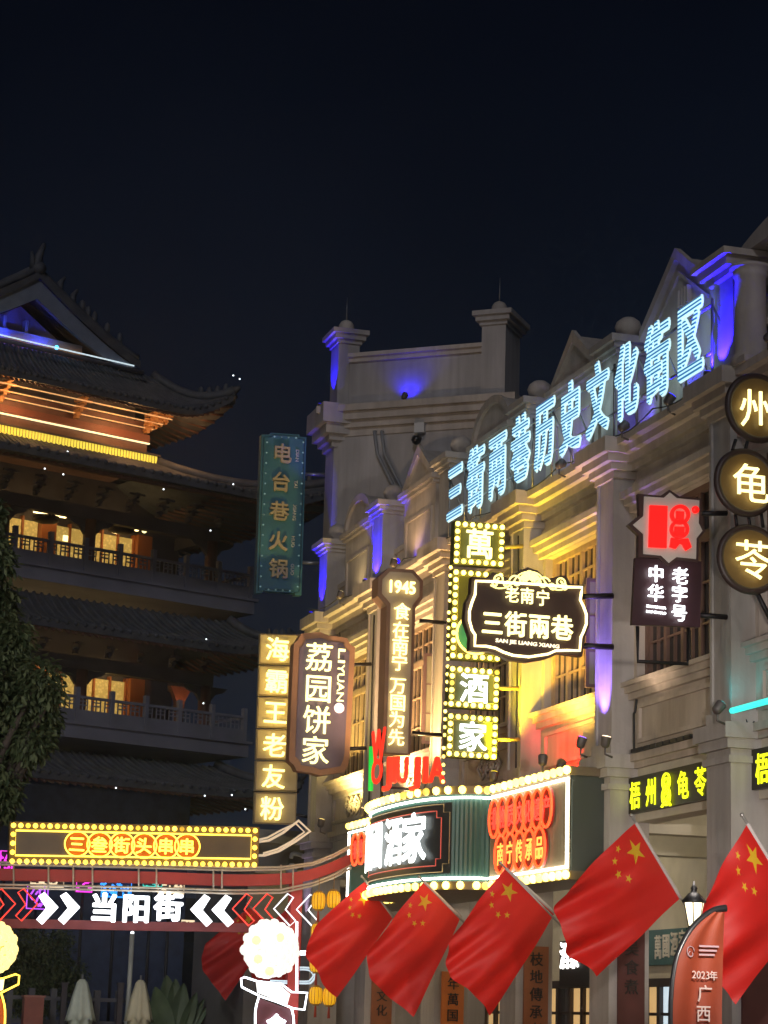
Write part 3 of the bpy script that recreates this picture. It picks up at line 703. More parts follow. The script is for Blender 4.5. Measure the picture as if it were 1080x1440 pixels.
# --- vertical bulb-lined sign of four boxes
yd = 38.0; fr = perp(yd)
t = thing('bulb_sign', fr.pt(*fr.px(665, 1066)), 'vertical green sign of boxes edged with glowing yellow bulbs, partly behind the shield sign', 'sign')
GRN = mat('sign_green', (.07, .085, .022), .5, var=.15)
def vx(y, left): return (640 if left else 710.5) - (y - 733)*.0365
seq = [(733, 795, '萬'), (801, 928, '國'), (937, 996, '酒'), (1003.5, 1066, '家')]
for y0_, y1_, ch in seq:
    dy = 4.5
    q4 = [(vx(y0_, 1), y0_ - 1), (vx(y0_, 0), y0_ + dy), (vx(y1_, 0), y1_ + dy - 2), (vx(y1_, 1), y1_ - 2)]
    bo = MB().prism(fr, fr.pxs(q4), -.22, 0).build('box', GRN, t)
    MB().ftube(fr, inset(fr.pxs(q4), .11), .0, .014, True, 4).build('edge', mat('olive_edge', (.2, .2, .06), .4), bo)
    def edge(a, b, n_): return [(a[0] + (b[0]-a[0])*k/n_, a[1] + (b[1]-a[1])*k/n_) for k in range(n_)]
    ip = [(q4[0][0] + 4, q4[0][1] + 4.5), (q4[1][0] - 4, q4[1][1] + 4), (q4[2][0] - 4, q4[2][1] - 4.5), (q4[3][0] + 4, q4[3][1] - 4.5)]
    nv = 5 if y1_ - y0_ < 90 else 11
    bl = edge(ip[0], ip[1], 6) + edge(ip[1], ip[2], nv) + edge(ip[2], ip[3], 6) + edge(ip[3], ip[0], nv)
    bulb_row(bo, BULBM, .046, [fr.pt(*fr.px(x, y, .05), .05) for x, y in bl])
    sb = [fr.pt(fr.px(ip[0][0] - 4, ip[0][1])[0] - .03, fr.px(0, y0_ + (y1_-y0_)*(k + .5)/(nv))[1], -.11) for k in range(nv)]
    bulb_row(bo, BULBM, .032, sb)
    if ch != '國':
        xm = (q4[0][0] + q4[1][0] + q4[2][0] + q4[3][0])/4; ym = (y0_ + y1_)/2 + 1
        chars_px(MB(), fr, [(ch, xm, ym)], 44, .05, .03, .012).build('character', WHITE if ch != '萬' else WARMW, bo)
u, v = fr.px(667, 893); mp = fr.mpp(667, 893)[0]
MB().lathe(fr.pt(u, v, .0), [(24*mp, 0), (24*mp, .04)], 24, fr.N).build('disc', mat('teal_disc', (.03, .28, .2), .4), t)
MB().ftube(fr, arc(u, v, 26*mp, 26*mp, 0, 360, 32)[:-1], .05, .022, True).build('ring', YELW, t)
bracket(t, fr, [((706, 770), (735, 768)), ((702, 968), (730, 968)), ((700, 1040), (730, 1040))], -.1, .04, mat('yellow_steel', (.4, .33, .08), .5))

# --- shield sign with crest
yd = 33.75; fr = perp(yd); C4 = lambda L: [(600 + x*.2222, 700 + y*.2222) for x, y in L]
outer = C4([(285, 500), (380, 508), (420, 470), (470, 490), (520, 510), (590, 460), (640, 440), (700, 460), (760, 515), (820, 500), (880, 490), (910, 545), (1000, 555), (985, 650), (1025, 730), (1030, 810), (1000, 890), (985, 1005), (840, 985), (760, 1020), (640, 1040), (520, 1025), (420, 975), (270, 965), (275, 880), (238, 770), (250, 660), (280, 605)])
ol = [(305, 530), (400, 533), (500, 540), (650, 548), (800, 560), (880, 568), (978, 570), (972, 600), (965, 650), (985, 690), (1003, 740), (1003, 800), (985, 850), (968, 885), (962, 970), (880, 968), (810, 970), (760, 992), (640, 1010), (540, 1000), (480, 980), (430, 955), (370, 942), (298, 940), (300, 870), (280, 840), (264, 780), (264, 720), (280, 665), (300, 615)]
t = thing('crest_sign', fr.pt(*fr.px(740, 925)), 'dark brown shield sign with glowing outline, crest of scrolls and white neon characters', 'sign')
MB().prism(fr, fr.pxs(outer), -.15, 0).build('panel', mat('brown_panel', (.045, .024, .022), .45, var=.2), t)
MB().ftube(fr, fr.pxs(C4(ol)), .05, .022, True).build('outline', emit('neon_cream', (1.0, .80, .36), 3.6), t)
chars_px(MB(), fr, [('老', 720, 836), ('南', 741, 838), ('宁', 763, 841)], 21, .05, .025, .008, 1.15).build('small_characters', WARMW, t)
chars_px(MB(), fr, [('三', 692, 876), ('街', 725, 878), ('兩', 758, 881), ('巷', 790, 883)], 33, .05, .03, .016, 1.12).build('lettering', WARMW, t)
q = MB(); u, v = fr.px(741, 905); put_text(q, fr, 'SAN JIE LIANG XIANG', u, v, .06, .02, .02, .02, -.02, 1, width=1.08); q.build('small_lettering', emit('cream_small', (1, .85, .6), 1.6), t)
q = MB()
def scroll(cx, cy_, r, a0, turns, sgn):
    n = 26; L = []
    for k in range(n + 1):
        s_ = k/n; a = R(a0) + sgn*turns*2*math.pi*s_; rr = r*(1 - .8*s_); L.append((cx + rr*math.cos(a), cy_ + rr*math.sin(a)))
    return L
for (x, y, r, a0, tr, sg) in ((455, 520, 34, 200, 1.3, -1), (430, 545, 26, 20, 1.2, 1), (505, 545, 24, 180, 1.2, 1), (560, 535, 44, 170, 1.1, -1), (600, 530, 22, 0, 1.2, 1), (700, 540, 24, 180, 1.2, -1), (735, 545, 44, 20, 1.1, 1), (790, 560, 26, 0, 1.2, -1), (840, 540, 34, -20, 1.3, 1), (865, 570, 24, 160, 1.2, -1)):
    u, v = fr.px(*C4([(x, y)])[0]); q.ftube(fr, scroll(u, v, r*.2222*mp*.88, a0, tr, sg), .04, .016, n=5)
for k in range(7):
    a = R(150 - 20*k); x0_, y0_ = C4([(645, 540)])[0]; l = (17 if k == 3 else 15)
    p = [(x0_ + math.cos(a)*l*s_, y0_ - math.sin(a)*l*s_) for s_ in (.25, .6, 1.0)]
    q.tube([fr.pt(*fr.px(*pp_), .04) for pp_ in p], .014, 5, r1=.034)
q.ftube(fr, smooth_path(fr.pxs(C4([(400, 555), (450, 575), (520, 560), (580, 490), (645, 470), (710, 490), (770, 565), (830, 585), (885, 575)])), 4), .03, .013)
q.build('crest', emit('neon_lemon', (1.0, .88, .30), 2.0), t)
bracket(t, fr, [((818, 839), (862, 838)), ((818, 908), (862, 910))], -.12, .05)

# --- square sign: red emblem above a maroon panel
yd = 29.55; fr = perp(yd); C7 = lambda L: [(820 + x*.2407, 640 + y*.2407) for x, y in L]
t = thing('emblem_sign', fr.pt(*fr.px(935, 880)), 'two-part sign with a glowing red emblem on white above a maroon panel of white characters', 'sign')
star = C7([(318, 228), (450, 240), (500, 205), (560, 245), (690, 255), (685, 395), (712, 445), (672, 490), (668, 628), (545, 612), (495, 650), (440, 603), (318, 600), (320, 470), (258, 410), (325, 355)])
MB().prism(fr, fr.pxs(star), -.06, .03).build('frame', mat('dark_brown_frame', (.07, .035, .03), .5), t)
sq = C7([(350, 245), (465, 253), (500, 222), (540, 255), (672, 268), (668, 400), (690, 445), (655, 490), (652, 610), (540, 598), (495, 632), (450, 590), (345, 580), (345, 465), (285, 410), (345, 360)])
MB().prism(fr, fr.pxs(sq), .03, .045).build('white_panel', mat('pale_panel', (.72, .66, .58), .5, var=.1), t)
MB().prism(fr, fr.pxs(C7([(305, 600), (692, 622), (685, 1005), (285, 990)])), -.07, .0).build('maroon_panel', mat('maroon_panel', (.050, .018, .024), .45, var=.2), t)
REDE = emit('red_emblem', (1.0, .012, .010), 1.25)
e = MB(); e.prism(fr, fr.pxs(C7([(375, 300), (478, 305), (472, 550), (368, 545)])), .07, .10)
def ring(cx, cy_, ro, ri, n0, n1):
    a = [(cx + ro*math.cos(2*math.pi*k/28), cy_ - ro*math.sin(2*math.pi*k/28)) for k in range(29)]
    b = [(cx + ri*math.cos(2*math.pi*k/28), cy_ - ri*math.sin(2*math.pi*k/28)) for k in range(28, -1, -1)]
    e.prism(fr, fr.pxs(C7(a + b)), n0, n1)
ring(552, 355, 58, 38, .07, .1); ring(548, 440, 56, 38, .07, .1)
e.prism(fr, fr.pxs(C7([(530, 335), (575, 337), (573, 385), (528, 383)])), .07, .1); e.prism(fr, fr.pxs(C7([(522, 425), (578, 427), (574, 478), (518, 476)])), .07, .1)
e.prism(fr, fr.pxs(C7([(500, 490), (545, 500), (598, 493), (618, 545), (585, 565), (565, 530), (548, 525), (525, 555), (490, 545)])), .07, .1)
u, v = fr.px(*C7([(642, 326)])[0]); e.lathe(fr.pt(u, v, .07), [(.055, 0), (.055, .03)], 16, fr.N)
e.build('emblem', REDE, t)
chars_px(MB(), fr, [('中', 922, 807), ('华', 921.5, 834), ('老', 956, 810), ('字', 955, 835.5), ('号', 954.5, 862)], 25, .04, .03, .006).build('lettering', WHITE, t)
for k, s_ in enumerate(('ZHONG HUA', 'LAO ZI HAO')): u, v = fr.px(921.5, 854 + 7.5*k); put_text(MB(), fr, s_, u, v, .036, .02, .02, .01, -.03, 1, width=.30).build('small_lettering', WHITE, t)
bracket(t, fr, [((983, 722), (1022, 722)), ((983, 865), (1022, 868))], -.1, .04)
fm = MB(); L7 = fr.pxs(C7([(318, 1000), (320, 1205), (610, 1220), (615, 1010)]), -.1); fm.ftube(fr, L7, -.1, .03, False, 4); fm.build('lower_frame', DARKM, t)

# --- three round signs hung one below another
yd = 27.6; fr = perp(yd)
t = thing('round_sign_column', fr.pt(*fr.px(1055, 835)), 'column of three round brown signs with one neon character each, cut by the right edge', 'sign')
GOLD = mat('round_gold', (.20, .12, .035), .5, var=.25)
RIM = mat('round_rim', (.045, .026, .022), .45)
DISC = ((1066, 573, 43, 47, '州', 1066, 575), (1050, 678, 42.5, 46, '龟', 1056, 680), (1056, 786, 44.5, 47, '苓', 1059, 787))
for x, y, rx, ry, ch, cx, cy_ in DISC:
    u, v = fr.px(x, y); mx, my = fr.mpp(x, y)
    ov = [(u + rx*mx*math.cos(2*math.pi*k/40), v + ry*my*math.sin(2*math.pi*k/40)) for k in range(40)]
    iv = [(u + (rx - 6)*mx*math.cos(2*math.pi*k/40), v + (ry - 6)*my*math.sin(2*math.pi*k/40)) for k in range(40)]
    d = MB().prism(fr, iv, -.16, .0).build('disc', GOLD, t)
    MB().ftube(fr, [(a*.5 + b*.5, c*.5 + e_*.5) for (a, c), (b, e_) in zip(ov, iv)], -.04, .055, True, 8).build('rim', RIM, d)
    chars_px(MB(), fr, [(ch, cx, cy_)], 58, .06, .025, 0).build('character', WARMW, d)
q = MB()
for a, b in (((1035, 618), (1030, 634)), ((1052, 618), (1048, 634)), ((1034, 723), (1036, 742)), ((1052, 724), (1055, 742)), ((1070, 720), (1073, 742))):
    q.tube([fr.pt(*fr.px(*a, -.08), -.08), fr.pt(*fr.px(*b, -.08), -.08)], .025, 5)
q.tube([fr.pt(*fr.px(1060, 825, -.08), -.08), fr.pt(*fr.px(1088, 880, -.08), -.08)], .035, 6)
for y in (575, 790): q.tube([fr.pt(*fr.px(1095, y, -.08), -.08), (-.0, yd + .08, fr.px(1095, y)[1])], .035, 6)
q.build('hanger', DARKM, t)

# --- yellow-green neon shop board between the two right pillars, and the next one
LIME = emit('neon_lime', (.80, .88, .01), 1.9)
def lime_board(y0_, y1_, chars, label, name):
    f_ = face(.02); t = thing(name, (-.02, (y0_+y1_)/2, 4.95), label, 'sign')
    MB().fbox(f_, -y1_, -y0_, 4.98, 5.55, 0, .08).build('panel', mat('black_panel', (.02, .017, .012), .4, var=.3), t)
    for ch, y, z in chars:
        m = MB()
        if ch == 'O':
            for r_, zz in ((.14, z + .10), (.15, z - .12)): m.ftube(f_, arc(-y, zz, r_, r_*.9, 0, 360, 20)[:-1], .11, .02, True, 5)
            m.ftube(f_, arc(-y, z + .10, .07, .06, 0, 360, 14)[:-1], .11, .018, True, 5); m.ftube(f_, arc(-y, z - .12, .07, .06, 0, 360, 14)[:-1], .11, .018, True, 5)
            m.ftube(f_, [(-y - .16, z - .27), (-y - .06, z - .21), (-y + .06, z - .21), (-y + .16, z - .27)], .11, .025, False, 5)
            m.build('emblem', LIME, t)
        else: put_char(m, f_, ch, -y, z, .42, .46, .085, .006, .014).build('character', LIME, t)
YB = [33.55, 32.92, 32.3, 31.72, 31.1, 30.45]
lime_board(30.19, 33.85, [(c, y, 5.26) for c, y in zip('梧州O龟苓膏', YB)], 'black shop board with yellow-green neon characters between the two right columns', 'neon_board')
lime_board(25.7, 29.4, [(c, y, 5.26) for c, y in zip('梧州O龟苓膏', [29.05, 28.4, 27.8, 27.2, 26.6, 26.0])], 'black shop board with yellow-green neon cut off by the right edge', 'neon_board')

# ================================================================ green ribbed marquee with its bulging middle
ZT, ZB = 5.62, 4.02
MQ = thing('marquee', (-1, 40, ZB), 'ribbed green marquee bulging from the arcade with white glowing characters and bulb rows', 'marquee')
YA, YB0, YB1, YE = 34.1, 37.85, 43.1, 46.6
XW = -1.0; BD = 1.02
def bulge(s):                     # 0 at the near corner, 1 at the far corner -> (x, y), outward normal
    a = math.pi * s; c, n_ = math.cos(a), math.sin(a); e_ = .80
    x = XW - BD * abs(n_)**e_; y = (YB0 + YB1)/2 - (YB1 - YB0)/2 * math.copysign(abs(c)**e_, c)
    return x, y
_tab = [0.0]
for k in range(1, 401):
    a, b = bulge((k-1)/400), bulge(k/400); _tab.append(_tab[-1] + math.hypot(a[0]-b[0], a[1]-b[1]))
BL = _tab[-1]
def bul(d):                       # by length along the curve
    import bisect
    k = min(max(bisect.bisect(_tab, d), 1), 400); f = (d - _tab[k-1]) / max(1e-9, _tab[k] - _tab[k-1]); s = (k - 1 + f)/400
    x, y = bulge(s); x1, y1 = bulge(min(1, s + .004)); x0_, y0_ = bulge(max(0, s - .004))
    tx, ty = x1 - x0_, y1 - y0_; l = math.hypot(tx, ty); return Vector((x, y, 0)), Vector((-ty/l, tx/l, 0)) * 1.0, Vector((tx/l, ty/l, 0))
def nrm(p, n_):                   # make the normal point away from the middle of the bulge
    c = Vector((XW, (YB0+YB1)/2, 0)); return n_ if n_.dot(p - c) > 0 else -n_
RIBG = mat('ribbed_green', (.045, .13, .115), .45, var=.1)
RIBLIT = mat('ribbed_warmlit', (.34, .28, .18), .5, var=.1)  # near wing: warm lamp light put into the colour
n = 150; m = MB(); cols = []
for k in range(n + 1):
    p, nn, tt = bul(BL*k/n); nn = nrm(p, nn); q = p + nn*(.025 if k % 2 else 0); cols.append((q, p, nn))
vs = [Vector((q.x, q.y, ZB + .04)) for q, _, _ in cols] + [Vector((q.x, q.y, ZT - .04)) for q, _, _ in cols]
m.add(vs, [(k, k+1, n+1+k+1, n+1+k) for k in range(n)])
m.build('ribbed_front', RIBG, MQ)
def wing(y0_, y1_, mt):
    k = int((y1_ - y0_)/.06); vs = []
    for z in (ZB + .04, ZT - .04): vs += [Vector((XW - (.025 if j % 2 else 0), y0_ + (y1_-y0_)*j/k, z)) for j in range(k+1)]
    MB().add(vs, [(j, j+1, k+1+j+1, k+1+j) for j in range(k)]).build('ribbed_wing', mt, MQ)
wing(YA, YB0, RIBLIT); wing(YB1, YE, RIBG)
# top and bottom caps with edge bands
def outline(off):
    L = [(XW - off, YA - off), (XW - off, YB0)]
    for k in range(1, 40):
        p, nn, _ = bul(BL*k/40); nn = nrm(p, nn); L.append((p.x + nn.x*off, p.y + nn.y*off))
    return L + [(XW - off, YB1), (XW - off, YE + off), (-.02, YE + off), (-.02, YA - off)]
def slab(z0, z1, off, name, mt):
    L = outline(off); k = len(L); v = [(x, y, z0) for x, y in L] + [(x, y, z1) for x, y in L]
    MB().add(v, [list(range(k)), list(range(k, 2*k))[::-1]] + [(i, (i+1) % k, k+(i+1) % k, k+i) for i in range(k)]).build(name, mt, MQ)
CAPM = mat('marquee_cap', (.16, .12, .07), .5, var=.15)
slab(ZT - .04, ZT + .10, .07, 'top_cap', CAPM); slab(ZB - .10, ZB + .04, .07, 'bottom_cap', CAPM)
MB().box(XW + .03, -.02, YA - .02, YA + .03, ZB + .041, ZT - .041).build('end_panel', mat('marquee_end', (.05, .06, .05), .6), MQ)
pth = outline(.10)[:-2]
pth3 = lambda z, L: [Vector((x, y, z)) for x, y in L]
nb = MB(); bo_ = outline(.05)
nb.tube(pth3(ZT - .10, bo_[:-2]), .022, 6); nb.tube(pth3(ZB + .10, bo_[:-2]), .022, 6)
nb.tube([(XW - .05, YA - .02, ZB + .1), (XW - .05, YA - .02, ZT - .1)], .024, 6); nb.tube([(XW - .05, YE, ZB + .1), (XW - .05, YE, ZT - .1)], .024, 6)
nb.build('neon_border', emit('border_white', (1.0, .95, .80), 9.0), MQ)
# bulbs along both edges (largest ones as objects)
def along(L, step):
    o = []; acc = 0.0
    for a, b in zip(L, L[1:]):
        d = math.hypot(b[0]-a[0], b[1]-a[1]); s_ = acc
        while s_ < d: o.append((a[0] + (b[0]-a[0])*s_/d, a[1] + (b[1]-a[1])*s_/d)); s_ += step
        acc = s_ - d
    return o
bb = along(pth, .29)
bulb_row(MQ, BULBM, .072, [Vector((x, y, ZT + .03)) for x, y in bb] + [Vector((x, y, ZB - .03)) for x, y in bb])
# dark plaque on the bulge with a thin red and gold line, and the glowing characters
def on_bulge(d, z, off):
    p, nn, tt = bul(d); nn = nrm(p, nn); return Vector((p.x, p.y, z)) + nn*off
d0, d1 = .70, BL - .70; zm = (ZB + ZT)/2
MB().grid(lambda a, b: on_bulge(d0 + (d1-d0)*a, zm - .62 + 1.24*b, .045), 60, 1).build('plaque', mat('plaque_dark', (.028, .032, .034), .4, var=.2), MQ)
def notch(dd, zz, r_):
    L = [(d0 + dd + r_, zm - zz), (d1 - dd - r_, zm - zz)]; o = []
    o += [(d0 + dd + r_ + (d1 - d0 - 2*dd - 2*r_)*k/40, zm - zz) for k in range(41)]
    o += [(d1 - dd - r_, zm - zz + r_), (d1 - dd, zm - zz + r_), (d1 - dd, zm + zz - r_), (d1 - dd - r_, zm + zz - r_)]
    o += [(d1 - dd - r_ - (d1 - d0 - 2*dd - 2*r_)*k/40, zm + zz) for k in range(41)]
    return o + [(d0 + dd + r_, zm + zz - r_), (d0 + dd, zm + zz - r_), (d0 + dd, zm - zz + r_), (d0 + dd + r_, zm - zz + r_)]
q = MB(); q.tube([on_bulge(a, b, .055) for a, b in notch(.03, .59, .14)], .008, 4, True); q.build('gold_line', mat('gold_line', (.5, .38, .2), .4, metal=.5), MQ)
q = MB(); q.tube([on_bulge(a, b, .055) for a, b in notch(.22, .48, .12)], .010, 4, True); q.build('red_line', emit('red_line', (.8, .12, .08), .7), MQ)
CHD = [BL*.275, BL*.275 + .94, BL*.275 + 2.05, BL*.275 + 3.0]
HOT = emit('white_glow', (.93, 1.0, .98), 2.6)
gl = []
for ch, d in (('家', CHD[0]), ('酒', CHD[1]), ('國', CHD[2]), ('萬', CHD[3])):
    p, nn, tt = bul(d); nn = nrm(p, nn); U_ = -tt; f_ = Fr((p.x, p.y, 0), U_, nn)
    m = MB(); put_char(m, f_, ch, 0, zm + .04, .96, .92, .08, .02, .024); m.build('character', HOT, MQ)
# red neon clouds on the near wing
fw = face(-XW + .06)
def cloud(y0_, y1_, z, n_, chars, name):
    r_ = MB(); c = MB(); a = MB()
    for k in range(n_):
        y = y0_ + (y1_-y0_)*k/(n_-1); hw = abs(y1_-y0_)/(n_-1)*.62
        a.prism(fw, arc(-y, z, hw, .33, 0, 360, 24)[:-1], .0 + .004*(k % 2), .04 + .004*(k % 2))
        r_.ftube(fw, arc(-y, z, hw*.98, .32, 0, 360, 28)[:-1], .06, .026, True, 5)
        put_char(c, fw, chars[k], -y, z, .38, .40, .05, .008, .012)
    bo = a.build('red_badge', mat('red_badge', (.35, .012, .008), .4), MQ); r_.build('neon_ring', emit('neon_orange', (1.0, .085, .02), 2.4), bo); c.build('characters', emit('neon_red_char', (1.0, .05, .03), 2.2) if name else emit('neon_amber_char', (1.0, .35, .06), 2.4), bo)
cloud(37.35, 34.85, 5.12, 7, '非物质文化遗产', 1); cloud(37.0, 35.15, 4.49, 5, '南宁传承品', 0)
cloud(45.9, 43.6, 5.12, 6, '非物质文化遗', 1)

# red channel letters on the marquee top
f_ = Fr((-1.0, 39.2, 0), (1, .1, 0), (.1, -1, 0))
rl = thing('channel_letter_sign', f_.pt(-.4, ZT + .1, 0), 'red upright channel letters standing on the marquee roof', 'sign')
REDL = emit('red_channel', (1.0, .035, .015), 1.15)
sides = emit('orange_side', (1.0, .22, .03), .5)
for k, ch in enumerate('JIU JIA'):
    if ch == ' ': continue
    x = (544, 553.5, 565, 0, 583, 598, 614)[k]; u, v = f_.px(x, 1080); a, b = f_.mpp(x, 1080)
    m = MB(); put_text(m, f_, ch, u, v - .02, 37*b, 0, .05, .020, 0, 1, width=(11, 4.5, 15, 0, 13, 4.5, 21)[k]*a); mo = m.build('letter', REDL, rl)
    s = MB(); put_text(s, f_, ch, u + .045, v - .02, 37*b, -.14, .05, .020, 0, 1, width=(11, 4.5, 15, 0, 13, 4.5, 21)[k]*a); s.build('letter_back', sides, mo)
f2 = face(2.05)
for ch, x, y, w_, h_ in (('W', 533, 1048, 18, 46), ('O', 531, 1084, 14, 34)):
    u, v = f2.px(x, y); a, b = f2.mpp(x, y); m = MB(); put_text(m, f2, ch, u, v, h_*b, 0, .02, .03, 0, 1, width=w_*a); m.build('letter', REDL, rl)
m = MB(); m.tube([f_.pt(f_.px(540, 1098)[0], ZT + .12, -.1), f_.pt(f_.px(628, 1098)[0], ZT + .12, -.1)], .025)
m.tube([f2.pt(f2.px(533, 1098)[0], ZT + .1, -.06), f2.pt(f2.px(533, 1030)[0], f2.px(533, 1030)[1], -.06)], .03); m.build('rail', DARKM, rl)
fg = face(2.0); gs = thing('green_light_tube', fg.pt(*fg.px(521, 1110)), 'green glowing vertical tube left of the red channel letters', 'light strip')
MB().tube([fg.pt(*fg.px(521, 1112)), fg.pt(*fg.px(522.5, 1050))], .05, 8).build('tube', emit('green_neon', (.02, .85, .08), .75), gs)
# ================================================================ flags on slanting poles
FLAGM = mat('flag_cloth', (0.86, 0.026, 0.020), .5, var=.08, vscale=2, transl=.42)
STARM = mat('flag_star', (0.80, 0.52, 0.02), .6, transl=.3)
POLEM = mat('flag_pole', (.45, .43, .40), .35, metal=.6)
def flag(yp, T, RR, LL, B, M, base, label, seed, amp=.05, curl=0.0):
    amp *= 1.9
    fr = perp(yp); rnd = random.Random(seed); ph = rnd.random()*6
    t4 = [Vector(fr.px(*p)) for p in (T, RR, LL, B)]; mo = Vector(fr.px(*M)) - (t4[2]*.58 + t4[3]*.42)
    def S(a, b, off=0.0):          # a along the hoist, b along the fly
        p = t4[0]*(1-a)*(1-b) + t4[1]*a*(1-b) + t4[2]*(1-a)*b + t4[3]*a*b
        p = p + mo*(b**1.6)*(math.sin(math.pi*min(1, a**.84)))
        s = a*1.0 + b*.15
        n = amp*b*(.35 + b)*(math.sin((9 + 2.5*(seed % 3))*s + ph - 1.2*b) + .45*math.sin((21 + 2*(seed % 4))*s + 2*ph + 2*b)) + amp*.5*math.sin(7*b + 5*a + ph)*math.sin(math.pi*b) + .10*math.sin(math.pi*b)*math.sin(math.pi*a) + curl*b*b*(1-a)**2
        sag = .03*math.sin(math.pi*b)*(1-a) + .02*math.sin(9*a + ph)*b
        return fr.pt(p.x - .03*math.sin(12*a + ph)*b*b, p.y + sag, n + off)
    u0, v0 = fr.px(*base)
    f = thing('flag', fr.pt(u0, v0, 0), label, 'flag', 'red flags with five stars on slanting poles along the arcade')
    tp = S(0, 0); d = (tp - fr.pt(u0, v0)).normalized()
    p = MB(); p.tube([fr.pt(u0, v0), tp + d*.10], .018, 8); p.ball(tp + d*.12, .03, n=8, m=5); p.build('flagpole', POLEM, f)
    hb = MB(); hb.tube([fr.pt(u0, v0) - d*.05, fr.pt(u0, v0) + d*.18], .03, 8); hb.build('pole_holder', DARKM, f)
    c = MB(); c.grid(lambda a, b: S(a, b), 40, 56); co = c.build('cloth', FLAGM, f)
    sl = MB(); sl.tube([S(k/12, 0) for k in range(13)], .026, 6); sl.build('sleeve', mat('flag_sleeve', (.55, .5, .48), .7), co)
    def star(cx, cy_, r_, aim):
        a0 = aim
        for off in (.006, -.006):
            m = MB(); ctr = S(cy_, cx, off); ring_ = []
            for k in range(10):
                q = a0 + math.pi*k/5; rr = r_ if k % 2 == 0 else r_*.382
                ring_.append(S(cy_ + rr*math.sin(q)*1.5*1.0, cx + rr*math.cos(q), off))
            m.add([ctr] + ring_, [(0, 1+k, 1+(k+1) % 10) for k in range(10)]); m.build('star', STARM, co)
    # positions in fly / hoist fractions (30 x 20 grid)
    star(5/30, 5/20, 3/30, -math.pi/2)
    for x, y in ((10, 2), (12, 4), (12, 7), (10, 9)): star(x/30, y/20, 1/30, math.atan2((5-y)/20/1.5, (5-x)/30))
    return f
flag(24.95 + .2, (1051, 1158), (1128, 1285), (994, 1262), (1036, 1412), (983, 1335), (1170, 1350), 'red flag with five yellow stars cut off by the right edge', 1, .03)
flag(29.45 + .2, (894, 1157), (957, 1263), (799, 1244), (834, 1375), (782, 1300), (1000, 1333), 'red flag with five yellow stars left of the street lantern, its lower corner curled', 2, .045, .2)
flag(33.87 + .2, (711, 1221), (780, 1284), (640, 1314), (695, 1427), (632, 1364), (838, 1352), 'red flag with five yellow stars below the right end of the green marquee', 3, .04)
flag(38.07 + .2, (596, 1240), (648, 1290), (529, 1326), (582, 1429), (520, 1372), (700, 1345), 'red flag with five yellow stars under the middle of the green marquee', 4, .04)
flag(42.57 + .2, (514, 1239), (553, 1290), (445, 1300), (475, 1403), (433, 1345), (604, 1352), 'red flag with five yellow stars beside the yellow lanterns', 5, .035)
flag(53.8, (426, 1262), (466, 1300), (356, 1318), (400, 1412), (346, 1360), (512, 1352), 'red flag partly hidden behind the white glowing flower', 6, .035)
flag(56.0, (352, 1275), (386, 1306), (294, 1325), (318, 1406), (284, 1358), (440, 1352), 'leftmost dim red flag hanging below the white arrows', 7, .035)

# ================================================================ street lamps
LANT = emit('lantern_pane', (1.0, .84, .55), 2.6)
IRON = mat('black_iron', (.015, .014, .015), .45, metal=.5)
def street_lamp(x, y, h, label, power, group='street lanterns', s=1.0):
    t = thing('street_lamp', (x, y, 0), label, 'street lamp', group)
    hb = h - .5*s
    MB().lathe((x, y, 0), [(.16, 0), (.16, .12), (.10, .2), (.09, .7), (.06, .8), (.04*s, hb - .12), (.06*s, hb - .08), (.03*s, hb)], 12).build('post', IRON, t)
    m = MB(); m.lathe((x, y, hb), [(.04*s, 0), (.10*s, .03*s), (.10*s, .06*s)], 6); m.lathe((x, y, h - .06*s), [(r_*s, z_*s) for r_, z_ in ((.20, 0), (.21, .03), (.10, .15), (.06, .17), (.045, .21), (.06, .24), (.03, .29), (.01, .36))], 6)
    for k in range(6):
        a = 2*math.pi*k/6; m.tube([(x + .10*s*math.cos(a), y + .10*s*math.sin(a), h - .45*s), (x + .18*s*math.cos(a), y + .18*s*math.sin(a), h - .05*s)], .010*s, 4)
    m.build('lantern_frame', IRON, t)
    MB().lathe((x, y, h - .44*s), [(.085*s, 0), (.165*s, .38*s)], 6).build('lantern_glass', LANT, t)
    if power: light('POINT', (x, y, h + .42*s), power, (1.0, .91, .83), t, size=.12)
    return t
p = CAM + ray(976, 1282) * 26.5
street_lamp(p.x, p.y, p.z + .14, 'black street lantern with a glowing pane beside the orange feather banner', 12, s=.68)
WL = (1.0, .89, .80); WW = (1.0, .76, .47)
for x, y, e, aim, sp in ((-13.6, 16, 760, (0, 30, 4.0), 75), (-12.6, 28, 1000, (0, 37, 4.5), 75), (-11.2, 40, 760, (0, 47, 4.5), 80), (-4.6, 9, 900, (-2, 32, 4.4), 60), (-6.2, 15.5, 3600, (-1.6, 33, 3.6), 56), (-21, 34, 2200, (-8, 58, 1.2), 30), (-16, 15, 1700, (-11.5, 27, 5), 50)):  # unseen lanterns, added to light facade, flags, parasols and tree
    t = street_lamp(x, y, 4.0, 'added black street lantern on the open street outside the picture', 0, 'added street lanterns out of the picture')
    light('SPOT', (x, y, 4.45), e, WW if y in (28, 40) else WL, t, aim, sp, 1.0, .15)
    if y == 40: light('SPOT', (x, y, 4.5), 1500, (1.0, .74, .48), t, (0, 46.3, 11.6), 44, 1.0, .15)  # second spot, added to warm the far upper front

